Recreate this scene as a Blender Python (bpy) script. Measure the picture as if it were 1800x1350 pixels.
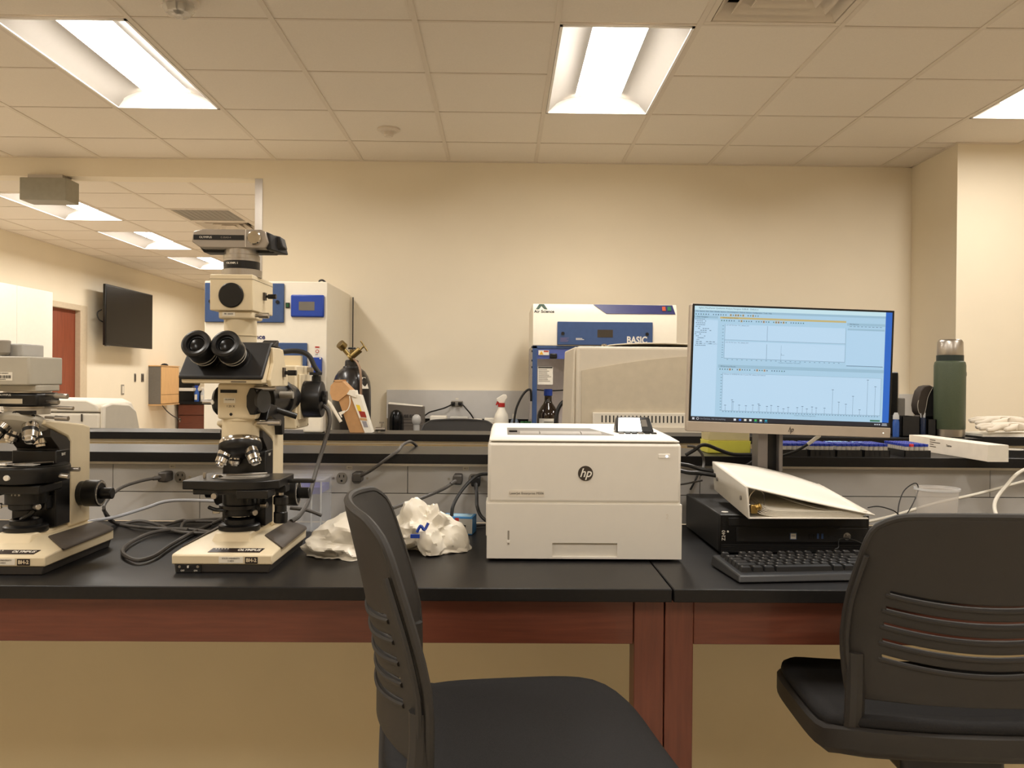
import bpy, bmesh, math, random
from mathutils import Vector, Matrix, Euler, noise
random.seed(7)
PI = math.pi
SC = bpy.context.scene
COL = SC.collection
for o in list(bpy.data.objects):
    bpy.data.objects.remove(o)

# ------------------------------------------------------------------ camera
YAW, PITCH, ROLL = .0113856, .00489807, .00851108
CAMZ = 1.304
cam_d = bpy.data.cameras.new('camera')
cam_d.sensor_fit = 'HORIZONTAL'
cam_d.sensor_width = 36.0
cam_d.lens = 36.0 * 1475.454 / 1800.0
cam_d.clip_start = .02
cam = bpy.data.objects.new('camera', cam_d)
COL.objects.link(cam)
_r0 = Vector((math.cos(YAW), -math.sin(YAW), 0))
_f0 = Vector((math.sin(YAW), math.cos(YAW), 0))
_up = Vector((0, 0, 1))
_f = _f0 * math.cos(PITCH) - _up * math.sin(PITCH)
_u0 = _f0 * math.sin(PITCH) + _up * math.cos(PITCH)
_r = _r0 * math.cos(ROLL) + _u0 * math.sin(ROLL)
_u = -_r0 * math.sin(ROLL) + _u0 * math.cos(ROLL)
cam.matrix_world = Matrix(((_r.x, _u.x, -_f.x, 0), (_r.y, _u.y, -_f.y, 0), (_r.z, _u.z, -_f.z, CAMZ), (0, 0, 0, 1)))
SC.camera = cam

# ------------------------------------------------------------------ world, exposure
wd = bpy.data.worlds.new('world')
SC.world = wd
wd.use_nodes = True
wd.node_tree.nodes['Background'].inputs[0].default_value = (.02, .017, .013, 1)
wd.node_tree.nodes['Background'].inputs[1].default_value = 1.0
vs = SC.view_settings
vs.view_transform = 'Standard'
vs.look = 'None'
vs.exposure = 0.0
vs.gamma = 1.0
vs.use_curve_mapping = False
SC.cycles.use_denoising = True
SC.cycles.max_bounces = 8
SC.cycles.diffuse_bounces = 5
SC.cycles.transparent_max_bounces = 12
SC.cycles.caustics_reflective = False
SC.cycles.caustics_refractive = False
SC.cycles.sample_clamp_indirect = 4.0
LAMP_COL = (1.0, .945, .87)
LAMP_STRENGTH = 35.0          # every troffer lens in the building

# ------------------------------------------------------------------ materials
def lin(c):
    return tuple(((v / 255) / 12.92 if v / 255 <= .04045 else ((v / 255 + .055) / 1.055) ** 2.4) for v in c)

MATS = {}
def pm(name, rgb, rough=.5, metal=0.0, var=.04, scale=30, bump=0.0, bscale=200, emit=0.0, emit_col=None, trans=0.0, alpha=1.0, ior=1.45, sheen=0, coat=0, stretch=None, spec=.5, sub=0):
    """procedural principled material; rgb in 0-255 sRGB; colour varied by a noise node"""
    if name in MATS:
        return MATS[name]
    m = bpy.data.materials.new(name)
    m.use_nodes = True
    nt = m.node_tree
    b = nt.nodes['Principled BSDF']
    c = lin(rgb)
    tc = nt.nodes.new('ShaderNodeTexCoord')
    nz = nt.nodes.new('ShaderNodeTexNoise')
    nz.inputs['Scale'].default_value = scale
    nz.inputs['Detail'].default_value = 4
    if stretch:
        mp = nt.nodes.new('ShaderNodeMapping')
        mp.inputs['Scale'].default_value = stretch
        nt.links.new(tc.outputs['Object'], mp.inputs['Vector'])
        nt.links.new(mp.outputs['Vector'], nz.inputs['Vector'])
    else:
        nt.links.new(tc.outputs['Object'], nz.inputs['Vector'])
    rp = nt.nodes.new('ShaderNodeValToRGB')
    rp.color_ramp.elements[0].position = .3
    rp.color_ramp.elements[1].position = .7
    rp.color_ramp.elements[0].color = (*[max(0, v * (1 - var)) for v in c], 1)
    rp.color_ramp.elements[1].color = (*[min(1, v * (1 + var)) for v in c], 1)
    nt.links.new(nz.outputs['Fac'], rp.inputs['Fac'])
    nt.links.new(rp.outputs['Color'], b.inputs['Base Color'])
    b.inputs['Roughness'].default_value = rough
    b.inputs['Metallic'].default_value = metal
    b.inputs['IOR'].default_value = ior
    b.inputs['Specular IOR Level'].default_value = spec
    if coat:
        b.inputs['Coat Weight'].default_value = coat
    if sheen:
        b.inputs['Sheen Weight'].default_value = sheen
    if trans:
        b.inputs['Transmission Weight'].default_value = trans
    if sub:
        b.inputs['Subsurface Weight'].default_value = sub
        b.inputs['Subsurface Radius'].default_value = (.02, .02, .015)
    if alpha < 1:
        b.inputs['Alpha'].default_value = alpha
    if emit:
        b.inputs['Emission Color'].default_value = (*(emit_col or c), 1)
        b.inputs['Emission Strength'].default_value = emit
    if bump:
        n2 = nt.nodes.new('ShaderNodeTexNoise')
        n2.inputs['Scale'].default_value = bscale
        n2.inputs['Detail'].default_value = 3
        nt.links.new(tc.outputs['Object'], n2.inputs['Vector'])
        bp = nt.nodes.new('ShaderNodeBump')
        bp.inputs['Strength'].default_value = bump
        bp.inputs['Distance'].default_value = .002
        nt.links.new(n2.outputs['Fac'], bp.inputs['Height'])
        nt.links.new(bp.outputs['Normal'], b.inputs['Normal'])
    MATS[name] = m
    return m

WALL = pm('wall_paint', (236, 225, 203), .75, var=.015, scale=3, bump=.05, bscale=160)
TILE = pm('ceiling_tile_board', (234, 225, 212), .9, var=.02, scale=140, bump=.25, bscale=330)
TBAR = pm('grid_enamel', (222, 211, 196), .5, var=.01)
FLOOR = pm('vinyl_floor', (192, 182, 166), .4, var=.08, scale=60)
LENS = pm('troffer_lens', (255, 250, 240), .5, emit=LAMP_STRENGTH, emit_col=LAMP_COL)
WING = pm('troffer_wing_enamel', (176, 170, 162), .5, var=.01)
REFL = pm('troffer_reflector_white', (246, 242, 236), .35, var=.01)
EPOXY = pm('black_epoxy_top', (27, 26, 26), .36, var=.12, scale=120, bump=.03, bscale=400, spec=.28)
WOOD = pm('reddish_wood', (100, 52, 36), .4, var=.16, scale=9, stretch=(1, 8, 14), coat=.15)
WOODV = pm('reddish_wood_upright', (100, 52, 36), .4, var=.16, scale=9, stretch=(14, 8, 1), coat=.15)
DOORW = pm('door_wood', (134, 66, 42), .45, var=.15, scale=6, stretch=(8, 8, .8))
KNEE = pm('beige_laminate', (220, 204, 168), .6, var=.02, scale=5)
GREYP = pm('grey_raceway_enamel', (204, 201, 197), .5, var=.03, scale=12)
WHITEP = pm('white_enamel', (240, 234, 224), .4, var=.015)
CREAM = pm('scope_cream_enamel', (218, 203, 172), .42, var=.03, scale=25)
CREAM2 = pm('scope_grey_enamel', (178, 172, 158), .42, var=.03, scale=25)
BLACK = pm('black_satin', (15, 14, 14), .35, var=.1)
BLACKM = pm('black_matte_plastic', (24, 23, 23), .5, var=.1, bump=.08, bscale=900)
DGREY = pm('dark_grey_pad', (74, 66, 58), .55, var=.06)
CHROME = pm('chrome', (205, 200, 192), .16, 1.0, var=.03)
STEEL = pm('brushed_steel', (176, 170, 162), .33, 1.0, var=.06, stretch=(60, 60, 2))
GLASSD = pm('dark_glass', (10, 11, 13), .22, var=.02, spec=.3)
CHAIRP = pm('chair_black_plastic', (40, 37, 34), .55, var=.06, bump=.15, bscale=1100)
CHAIRF = pm('chair_seat_fabric', (36, 35, 35), .9, var=.18, scale=500, bump=.3, bscale=1200, spec=.22)
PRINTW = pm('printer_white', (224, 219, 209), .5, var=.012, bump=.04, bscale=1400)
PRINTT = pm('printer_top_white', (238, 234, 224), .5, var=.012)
PGREY = pm('printer_grey', (112, 107, 100), .5, var=.04)
INK = pm('black_print', (30, 27, 25), .6)
WINK = pm('white_print', (224, 218, 206), .6)
PAPER = pm('white_label_paper', (232, 226, 212), .7)
BLUEP = pm('blue_panel', (56, 80, 124), .45, var=.05)
BLUEB = pm('bright_blue_plastic', (30, 64, 160), .4, var=.04)
NAVY = pm('navy_panel', (44, 46, 98), .4, var=.04)
HOODW = pm('hood_white_enamel', (240, 232, 214), .45, var=.012)
BEIGEP = pm('instrument_beige', (210, 200, 182), .5, var=.02)
BEIGEL = pm('instrument_light', (224, 216, 200), .5, var=.02)
CABLE = pm('grey_cable', (78, 74, 70), .5)
CABLEB = pm('black_cable', (28, 27, 26), .45)
CABLEW = pm('white_cable', (218, 212, 198), .5)
CABLEL = pm('light_blue_grey_cable', (170, 172, 178), .4)
BAGP = pm('white_bag_plastic', (226, 219, 204), .32, var=.02, sub=.12)
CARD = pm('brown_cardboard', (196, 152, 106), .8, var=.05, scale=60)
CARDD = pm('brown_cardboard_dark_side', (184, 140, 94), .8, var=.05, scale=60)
BRASS = pm('brass', (140, 120, 76), .38, 1.0, var=.1)
CYLB = pm('gas_cylinder_black', (30, 26, 24), .3, var=.1, coat=.2)
GREENH = pm('hammertone_green', (74, 84, 66), .42, var=.12, scale=400, bump=.15, bscale=700)
DKGREEN = pm('dark_green_collar', (32, 44, 40), .5)
PLYW = pm('light_wood_veneer', (216, 172, 118), .5, var=.08, scale=8, stretch=(8, 8, 1))
OUTL = pm('outlet_grey', (146, 140, 130), .5)
YEL = pm('yellow_plastic', (212, 206, 84), .4, var=.03, sub=.2)
YELC = pm('yellow_clear_lid', (206, 192, 146), .35, alpha=.9)
BLUECAP = pm('blue_cap', (36, 56, 156), .4, var=.08)
LBLUECAP = pm('pale_blue_cap', (150, 190, 224), .4)
REDCAP = pm('red_cap', (214, 60, 70), .4)
VGLASS = pm('vial_glass', (214, 206, 192), .12, alpha=.45, var=.05)
CLEARP = pm('clear_plastic', (220, 222, 226), .12, alpha=.22)
CLEARE = pm('clear_plastic_edge', (230, 232, 234), .15, alpha=.5)
CUPP = pm('frosted_cup_plastic', (216, 210, 202), .25, alpha=.3)
PURPLE = pm('violet_blue_plastic', (92, 94, 190), .4, alpha=.8)
WBOT = pm('white_bottle_plastic', (236, 230, 216), .4, sub=.2)
AMBER = pm('amber_glass', (34, 22, 14), .08, coat=.4)
BLUELIQ = pm('blue_liquid_bottle', (52, 92, 170), .2, alpha=.85)
GLOVE = pm('white_glove_cotton', (226, 216, 200), .9, var=.03, bump=.2, bscale=300)
RUBBER = pm('black_rubber', (22, 21, 20), .7)
SILVERP = pm('monitor_silver', (176, 164, 150), .42, .2, var=.02)

def emit_mat(name, rgb, s=1.0):
    m = bpy.data.materials.new(name)
    m.use_nodes = True
    nt = m.node_tree
    b = nt.nodes['Principled BSDF']
    c = lin(rgb)
    b.inputs['Base Color'].default_value = (.01, .01, .012, 1)
    b.inputs['Roughness'].default_value = .35
    nz = nt.nodes.new('ShaderNodeTexNoise')
    nz.inputs['Scale'].default_value = 900
    rp = nt.nodes.new('ShaderNodeValToRGB')
    rp.color_ramp.elements[0].color = (*[v * .985 for v in c], 1)
    rp.color_ramp.elements[1].color = (*[min(1, v * 1.015) for v in c], 1)
    nt.links.new(nz.outputs['Fac'], rp.inputs['Fac'])
    nt.links.new(rp.outputs['Color'], b.inputs['Emission Color'])
    b.inputs['Emission Strength'].default_value = s
    return m

# ------------------------------------------------------------------ mesh helpers
class MB:
    def __init__(s):
        s.v, s.f, s.mi, s.cur = [], [], [], 0
    def add(s, verts, faces):
        n = len(s.v)
        s.v += [tuple(p) for p in verts]
        for f in faces:
            s.f.append(tuple(i + n for i in f)); s.mi.append(s.cur)
        return s
    def box(s, x0, x1, y0, y1, z0, z1):
        x0, x1 = min(x0, x1), max(x0, x1); y0, y1 = min(y0, y1), max(y0, y1); z0, z1 = min(z0, z1), max(z0, z1)
        return s.add([(x0, y0, z0), (x1, y0, z0), (x1, y1, z0), (x0, y1, z0), (x0, y0, z1), (x1, y0, z1), (x1, y1, z1), (x0, y1, z1)],
                     [(0, 3, 2, 1), (4, 5, 6, 7), (0, 1, 5, 4), (1, 2, 6, 5), (2, 3, 7, 6), (3, 0, 4, 7)])
    def hexa(s, p):
        """eight corners: bottom 4 (ccw from above) then top 4"""
        return s.add(p, [(0, 3, 2, 1), (4, 5, 6, 7), (0, 1, 5, 4), (1, 2, 6, 5), (2, 3, 7, 6), (3, 0, 4, 7)])
    def prism(s, poly, a, b, axis='x'):
        """2-D polygon extruded between a and b along the axis; poly coords are the other two axes in xyz order"""
        def P(u, w, t):
            return {'x': (t, u, w), 'y': (u, t, w), 'z': (u, w, t)}[axis]
        n = len(poly)
        vs = [P(u, w, a) for u, w in poly] + [P(u, w, b) for u, w in poly]
        fs = [tuple(range(n)), tuple(range(2 * n - 1, n - 1, -1))]
        fs += [(i, i + n, (i + 1) % n + n, (i + 1) % n) for i in range(n)]
        return s.add(vs, fs)
    def cyl(s, p0, p1, r0, r1=None, n=20, caps=True):
        r1 = r0 if r1 is None else r1
        p0, p1 = Vector(p0), Vector(p1)
        d = (p1 - p0).normalized()
        a = d.orthogonal().normalized(); b = d.cross(a)
        vs = []
        for p, r in ((p0, r0), (p1, r1)):
            for i in range(n):
                t = 2 * PI * i / n
                vs.append(p + (a * math.cos(t) + b * math.sin(t)) * r)
        fs = [(i, (i + 1) % n, (i + 1) % n + n, i + n) for i in range(n)]
        if caps:
            fs += [tuple(range(n - 1, -1, -1)), tuple(range(n, 2 * n))]
        return s.add(vs, fs)
    def lathe(s, prof, c=(0, 0, 0), d=(0, 0, 1), n=28, caps=True):
        """profile of (radius, height) along direction d from c"""
        c = Vector(c); d = Vector(d).normalized()
        a = d.orthogonal().normalized() if abs(d.z) < .999 else Vector((1, 0, 0))
        b = d.cross(a)
        vs = []
        for r, h in prof:
            for i in range(n):
                t = 2 * PI * i / n
                vs.append(c + d * h + (a * math.cos(t) + b * math.sin(t)) * max(r, 1e-5))
        fs = []
        for k in range(len(prof) - 1):
            for i in range(n):
                j = (i + 1) % n
                fs.append((k * n + i, k * n + j, (k + 1) * n + j, (k + 1) * n + i))
        if caps:
            fs += [tuple(range(n - 1, -1, -1)), tuple(range((len(prof) - 1) * n, len(prof) * n))]
        return s.add(vs, fs)
    def tube(s, pts, r, n=8, sub=6):
        pts = [Vector(p) for p in pts]
        P = []
        m = len(pts)
        for i in range(m - 1):
            p0, p1, p2, p3 = pts[max(i - 1, 0)], pts[i], pts[i + 1], pts[min(i + 2, m - 1)]
            for k in range(sub):
                t = k / sub
                P.append(.5 * ((2 * p1) + (-p0 + p2) * t + (2 * p0 - 5 * p1 + 4 * p2 - p3) * t * t + (-p0 + 3 * p1 - 3 * p2 + p3) * t ** 3))
        P.append(pts[-1])
        vs = []; fs = []
        a = None
        for i, p in enumerate(P):
            d = (P[min(i + 1, len(P) - 1)] - P[max(i - 1, 0)]).normalized()
            a = d.orthogonal().normalized() if a is None else (a - d * a.dot(d)).normalized()
            b = d.cross(a)
            for k in range(n):
                t = 2 * PI * k / n
                vs.append(p + (a * math.cos(t) + b * math.sin(t)) * r)
        for i in range(len(P) - 1):
            for k in range(n):
                j = (k + 1) % n
                fs.append((i * n + k, i * n + j, (i + 1) * n + j, (i + 1) * n + k))
        fs += [tuple(range(n - 1, -1, -1)), tuple(range((len(P) - 1) * n, len(P) * n))]
        return s.add(vs, fs)
    def grid(s, fn, nu, nv, skip=None, closed_u=False):
        vs = [fn(i / nu, j / nv) for j in range(nv + 1) for i in range(nu + 1)]
        fs = []
        for j in range(nv):
            for i in range(nu):
                if skip and skip(i, j):
                    continue
                fs.append((j * (nu + 1) + i, j * (nu + 1) + i + 1, (j + 1) * (nu + 1) + i + 1, (j + 1) * (nu + 1) + i))
        return s.add(vs, fs)
    def xf(s, M, start=0):
        for i in range(start, len(s.v)):
            s.v[i] = tuple(M @ Vector(s.v[i]))
        return s
    def mesh(s, name, mats, ang=35):
        me = bpy.data.meshes.new(name)
        me.from_pydata(s.v, [], s.f)
        bm = bmesh.new(); bm.from_mesh(me)
        bmesh.ops.recalc_face_normals(bm, faces=bm.faces)
        bm.to_mesh(me); bm.free()
        if not isinstance(mats, (list, tuple)):
            mats = [mats]
        for m in mats:
            me.materials.append(m)
        if len(mats) > 1:
            me.polygons.foreach_set('material_index', s.mi)
        if ang:
            me.polygons.foreach_set('use_smooth', [True] * len(me.polygons))
            me.set_sharp_from_angle(angle=math.radians(ang))
        return me
    def build(s, name, mats, parent=None, bevel=0, seg=2, ang=35, loc=None, rot=None, solid=0, subd=0, label=None):
        o = bpy.data.objects.new(name, s.mesh(name, mats, ang))
        COL.objects.link(o)
        if parent is not None:
            o.parent = parent
        if loc is not None:
            o.location = loc
        if rot is not None:
            o.rotation_euler = rot
        if solid:
            m = o.modifiers.new('thickness', 'SOLIDIFY'); m.thickness = solid; m.offset = 0
        if subd:
            m = o.modifiers.new('smooth', 'SUBSURF'); m.levels = subd; m.render_levels = subd
        if bevel:
            m = o.modifiers.new('edges', 'BEVEL'); m.width = bevel; m.segments = seg; m.limit_method = 'ANGLE'; m.angle_limit = math.radians(40)
        if label:
            o['label'] = label
        return o

def tag(o, label, cat, group=None):
    o['label'] = label; o['category'] = cat
    if group:
        o['group'] = group
    return o
def thing(name, label, cat, loc=(0, 0, 0), rotz=0, group=None):
    o = bpy.data.objects.new(name, None)
    COL.objects.link(o)
    o.location = loc; o.rotation_euler = (0, 0, rotz)
    o.empty_display_size = .05
    return tag(o, label, cat, group)
def struct(o):
    o['kind'] = 'structure'
    return o
def clone(o, parent=None, **kw):
    c = o.copy(); COL.objects.link(c)
    if parent is not None:
        c.parent = parent
    for ch in o.children:
        clone(ch, c)
    return c
def dup(mesh_obj, loc, parent=None, rot=None):
    c = mesh_obj.copy(); COL.objects.link(c); c.location = loc
    if parent is not None:
        c.parent = parent
    if rot is not None:
        c.rotation_euler = rot
    return c
FRONT = (PI / 2, 0, 0)          # text that faces the viewer's side (-Y)
SIDE = (PI / 2, 0, PI / 2)      # text that faces +X
def text(body, size, loc, mat, parent, rot=FRONT, name='lettering', align='CENTER', shear=0, depth=.0003, bold=0, sx=1):
    c = bpy.data.curves.new('t', 'FONT')
    c.body = body; c.size = size; c.align_x = align; c.align_y = 'CENTER'; c.shear = shear; c.extrude = depth; c.offset = bold; c.resolution_u = 3
    t = bpy.data.objects.new('t', c)
    me = bpy.data.meshes.new_from_object(t)
    bpy.data.objects.remove(t); bpy.data.curves.remove(c)
    me.name = name
    me.materials.clear(); me.materials.append(mat)
    o = bpy.data.objects.new(name, me); COL.objects.link(o)
    o.location = loc; o.rotation_euler = rot; o.scale = (sx, 1, 1)
    o.parent = parent
    return o

BT = .914     # bench height
LT = 1.104    # ledge height
CEIL = 2.831
YW = 5.915    # back wall
GX, GY, TS = .2218, 3.6015, .6096      # ceiling grid origin and module

# ------------------------------------------------------------------ room shell
XL, XR, YF, YB = -5.25, 4.5, -3.6, 15.2
struct(MB().box(XL - .3, XR + .3, YF - .3, YB + .3, -.1, 0).build('floor', FLOOR))
w = MB().box(-1.742, 2.885, YW, YW + .15, 0, 3.0)
w.box(XL, -1.742, YW, YW + .15, 2.703, 3.0)
struct(w.build('wall_back', WALL))
struct(MB().box(2.885, XR, 5.317, YW + .15, 0, 3.0).build('wall_column', WALL))
struct(MB().box(XR, XR + .15, YF, 5.4, 0, 3.0).build('wall_right', WALL))
struct(MB().box(XL - .15, XR + .15, YF - .15, YF, 0, 3.0).build('wall_front', WALL))
w = MB().box(XL - .15, XL, YF, 9.62, 0, 3.0).box(XL - .15, XL, 10.49, YB, 0, 3.0).box(XL - .15, XL, 9.62, 10.49, 2.135, 3.0)
struct(w.build('wall_left', WALL))
struct(MB().box(XL - .15, 2.15, YB, YB + .15, 0, 3.0).build('wall_far', WALL))
struct(MB().box(2.0, 2.15, YW + .15, YB, 0, 3.0).build('wall_far_right', WALL))
# stainless corner guard where the back wall ends at the wide opening
g = thing('corner_guard', 'narrow stainless steel corner guard at the end of the back wall', 'corner guard', (-1.742, 5.915, 0))
MB().box(-.004, .048, -.004, 0, 0, 2.70).build('front_leaf', STEEL, g)
MB().box(-.004, 0, 0, .05, 0, 2.70).build('return_leaf', STEEL, g)

# door in the left wall of the room beyond
d = struct(MB().box(-5.34, -5.30, 9.64, 10.47, .005, 2.115).build('door_1', DOORW, bevel=.002))
h = MB().cyl((-5.30, 9.72, 1.0), (-5.25, 9.72, 1.0), .012).cyl((-5.25, 9.72, 1.0), (-5.25, 9.84, 1.0), .01)
h.build('door_handle', STEEL, d)
tr = MB().box(-5.40, -5.235, 10.47, 10.64, 0, 2.185).box(-5.40, -5.235, 9.47, 9.64, 0, 2.185).box(-5.40, -5.235, 9.64, 10.47, 2.115, 2.185)
struct(tr.build('trim_1', pm('door_frame_paint', (206, 190, 164), .5), bevel=.004))

# ------------------------------------------------------------------ ceiling
cm = MB().box(XL - .2, XR + .2, YF - .2, YB + .2, 3.0, 3.05)
near_fix = [(k, r) for k in (-8, -4, 0, 4) for r in (0, -4, -8)]
near_skip = {(k, r + j) for k, r in near_fix for j in (0, 1)} | {(1, -1)}
FX, FY = -4.31, 7.06
far_fix = [(0, 0), (0, 3), (0, 6), (0, 9), (6, 0), (6, 3), (6, 6), (6, 9)]
far_skip = {(k, r + j) for k, r in far_fix for j in (0, 1)} | {(2, 1), (2, 2)}
full_cells, part_cells = [], []
def cells(ox, oy, ks, rs, skip, clip, visible):
    for k in ks:
        for r in rs:
            if (k, r) in skip:
                continue
            x0, x1, y0, y1 = ox + k * TS, ox + (k + 1) * TS, oy + r * TS, oy + (r + 1) * TS
            cx0, cx1, cy0, cy1 = clip(x0, x1, y0, y1)
            if cx1 - cx0 < .03 or cy1 - cy0 < .03:
                continue
            full = (cx0, cx1, cy0, cy1) == (x0, x1, y0, y1)
            if visible(k, r):
                (full_cells if full else part_cells).append((cx0, cx1, cy0, cy1))
            else:
                cm.box(cx0, cx1, cy0, cy1, CEIL + .004, CEIL + .02)
def near_clip(a, b, c, d2):
    ymax = YW if a < 2.6 else 5.317
    return max(a, XL), min(b, XR), max(c, YF), min(d2, ymax)
def far_clip(a, b, c, d2):
    return max(a, XL), min(b, 2.0), max(c, YW + .15), min(d2, YB)
cells(GX, GY, range(-9, 8), range(-12, 4), near_skip, near_clip, lambda k, r: r >= -1 and -7 <= k <= 6)
cells(FX, FY, range(-2, 11), range(-2, 14), far_skip, far_clip, lambda k, r: k <= 4)
part_cells += [(GX + 4 * TS, 2.885, GY + 3 * TS, YW), (GX + 4 * TS, 2.885, 5.317, GY + 3 * TS)]
ceiling = struct(cm.build('ceiling', TILE))
tile0 = None
hs = TS / 2 - .011
for (x0, x1, y0, y1) in full_cells:
    c = ((x0 + x1) / 2, (y0 + y1) / 2, CEIL)
    if tile0 is None:
        tile0 = MB().box(-hs, hs, -hs, hs, .004, .02).build('ceiling_tile', TILE, ceiling, loc=c)
    else:
        dup(tile0, c)
for (x0, x1, y0, y1) in part_cells:
    cx, cy = (x0 + x1) / 2, (y0 + y1) / 2
    MB().box(x0 + .011 - cx, x1 - .011 - cx, y0 + .011 - cy, y1 - .011 - cy, .004, .02).build('ceiling_tile', TILE, ceiling, loc=(cx, cy, CEIL))
BAR = []
def cross_bar(x, y):
    if not BAR:
        BAR.append(MB().box(-TS / 2 + .012, TS / 2 - .012, -.008, .008, .0015, .012).build('grid_bar', TBAR, ceiling, loc=(x, y, CEIL)))
    else:
        dup(BAR[0], (x, y, CEIL))
for k in range(-7, 8):          # long runners, then the cross bars, near room
    x = GX + k * TS
    MB().box(x - .012, x + .012, 2.38, (YW if x < 2.8 else 5.317), CEIL, CEIL + .012).build('grid_bar', TBAR, ceiling)
for r in range(-2, 4):
    y = GY + r * TS
    for k in range(-7, 7):
        if any(k == fk and r == fr_ + 1 for fk, fr_ in near_fix) or (y > 5.3 and GX + k * TS > 2.3):
            continue
        cross_bar(GX + (k + .5) * TS, y)
MB().box(-4.9, 2.885, YW - .022, YW, CEIL - .001, CEIL + .012).build('wall_angle', TBAR, ceiling)
MB().box(2.863, 2.885, 5.317, YW, CEIL - .001, CEIL + .012).build('wall_angle', TBAR, ceiling)
MB().box(2.863, 4.4, 5.295, 5.317, CEIL - .001, CEIL + .012).build('wall_angle', TBAR, ceiling)
for k in range(-1, 6):
    x = FX + k * TS
    MB().box(x - .012, x + .012, YW + .15, YB, CEIL, CEIL + .012).build('grid_bar', TBAR, ceiling)
for r in range(-1, 14):
    y = FY + r * TS
    for k in range(-1, 5):
        if any(k == fk and r == fr_ + 1 for fk, fr_ in far_fix):
            continue
        cross_bar(FX + (k + .5) * TS, y)
MB().box(XL, XL + .022, YW + .15, YB, CEIL - .001, CEIL + .012).build('wall_angle', TBAR, ceiling)

# ------------------------------------------------------------------ troffers
TL = 2 * TS
def make_troffer(label, loc, group=None):
    t = thing('ceiling_light', label, 'ceiling light', loc, 0, group)
    hw, hl = TS / 2 - .014, TL / 2 - .014
    fr = MB()
    for a, b2, c, d2 in ((-hw, hw, -hl, -hl + .012), (-hw, hw, hl - .012, hl), (-hw, -hw + .012, -hl, hl), (hw - .012, hw, -hl, hl)):
        fr.box(a, b2, c, d2, -.002, .02)
    fr.build('frame', REFL, t)
    MB().box(-hw, hw, -hl, hl, .115, .125).build('housing', REFL, t)
    def wing(s):
        def fn(u, v):
            a = u * PI / 2
            x = hw - .01 - u * (hw - .01 - .126)
            return (s * x, (-hl + .01) + v * 2 * (hl - .01), .002 + .085 * math.sin(a))
        return fn
    for s in (-1, 1):
        MB().grid(wing(s), 8, 1).build('reflector_wing', WING, t)
    def lens(u, v):
        a = (u - .5) * 2
        return (.128 * a, (-hl + .012) + v * 2 * (hl - .012), .087 - .010 * (1 - a * a))
    MB().grid(lens, 10, 1).build('lens', LENS, t)
    for s in (-1, 1):
        def endp(u, v, s=s):
            x = (-hw + .01) + (2 * hw - .02) * u
            k = math.sin(PI * u) ** .55
            return (x, s * (hl - .011 - .075 * v * k), .002 + .083 * k * math.sin(v * PI / 2))
        MB().grid(endp, 16, 4).build('end_reflector', REFL, t)
    return t
NAMES = {(-4, 0): 'long recessed fluorescent ceiling light above the two microscopes, nearest at left',
         (0, 0): 'recessed fluorescent ceiling light above the printer', (4, 0): 'recessed ceiling light cut off by the right edge of the photo'}
for k, r in near_fix:
    lb = NAMES.get((k, r), 'recessed fluorescent ceiling light of the lab, out of the photo')
    make_troffer(lb, (GX + (k + .5) * TS, GY + (r + 1) * TS, CEIL), 'recessed ceiling lights of the lab')
FN = {0: 'recessed ceiling light behind the hanging grey box in the room beyond', 3: 'second recessed ceiling light back in the room beyond', 6: 'third recessed ceiling light back, beside the camera on the microscope'}
for k, r in far_fix:
    lb = FN.get(r, 'recessed ceiling light hidden in the room beyond') if k == 0 else 'recessed ceiling light hidden in the room beyond'
    make_troffer(lb, (FX + (k + .5) * TS, FY + (r + 1) * TS, CEIL), 'recessed ceiling lights of the room beyond')

# air diffusers
def diffuser(label, loc, louvre=True):
    t = thing('air_diffuser', label, 'air vent', loc)
    h = TS / 2 - .012
    f2 = MB()
    for a, b2, c, d2 in ((-h, h, -h, -h + .028), (-h, h, h - .028, h), (-h, -h + .028, -h + .028, h - .028), (h - .028, h, -h + .028, h - .028)):
        f2.box(a, b2, c, d2, 0, .012)
    f2.build('frame', TBAR, t, bevel=.003)
    MB().box(-h, h, -h, h, *((.14, .15) if louvre else (.006, .012))).build('plenum', DGREY if louvre else OUTL, t)
    sd = MB()
    for a, b2, c, d2 in ((-h, h, -h, -h + .004), (-h, h, h - .004, h), (-h, -h + .004, -h, h), (h - .004, h, -h, h)):
        sd.box(a, b2, c, d2, .012, .14)
    sd.build('plenum_side', DGREY, t)
    if louvre:
        for i in range(4):
            q = h - .032 - i * .064
            r2 = q - .05
            if r2 < .01: break
            b3 = MB()
            z0, z1 = .004, .06
            o4 = [(-q, -q), (q, -q), (q, q), (-q, q)]; i4 = [(-r2, -r2), (r2, -r2), (r2, r2), (-r2, r2)]
            vsx = [(x, y, z0) for x, y in o4] + [(x, y, z1) for x, y in i4]
            b3.add(vsx, [(k, (k + 1) % 4, (k + 1) % 4 + 4, k + 4) for k in range(4)])
            b3.build('louvre', TBAR, t, solid=.003, ang=0)
        MB().box(-.05, .05, -.05, .05, .02, .03).build('centre_plate', TBAR, t)
    else:
        for i in range(10):
            x = -h + .06 + i * (2 * h - .12) / 9
            MB().box(x - .002, x + .002, -h + .05, h - .05, .004, .006).build('grille_blade', OUTL, t)
    return t
diffuser('square louvred air diffuser in the lab ceiling at the top edge of the photo', (GX + 1.5 * TS, GY - .5 * TS, CEIL))
diffuser('dark square return grille in the ceiling of the room beyond', (FX + 2.5 * TS, FY + 1.5 * TS, CEIL), False)
diffuser('louvred air diffuser just behind the dark return grille in the room beyond', (FX + 2.5 * TS, FY + 2.5 * TS, CEIL))
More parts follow.
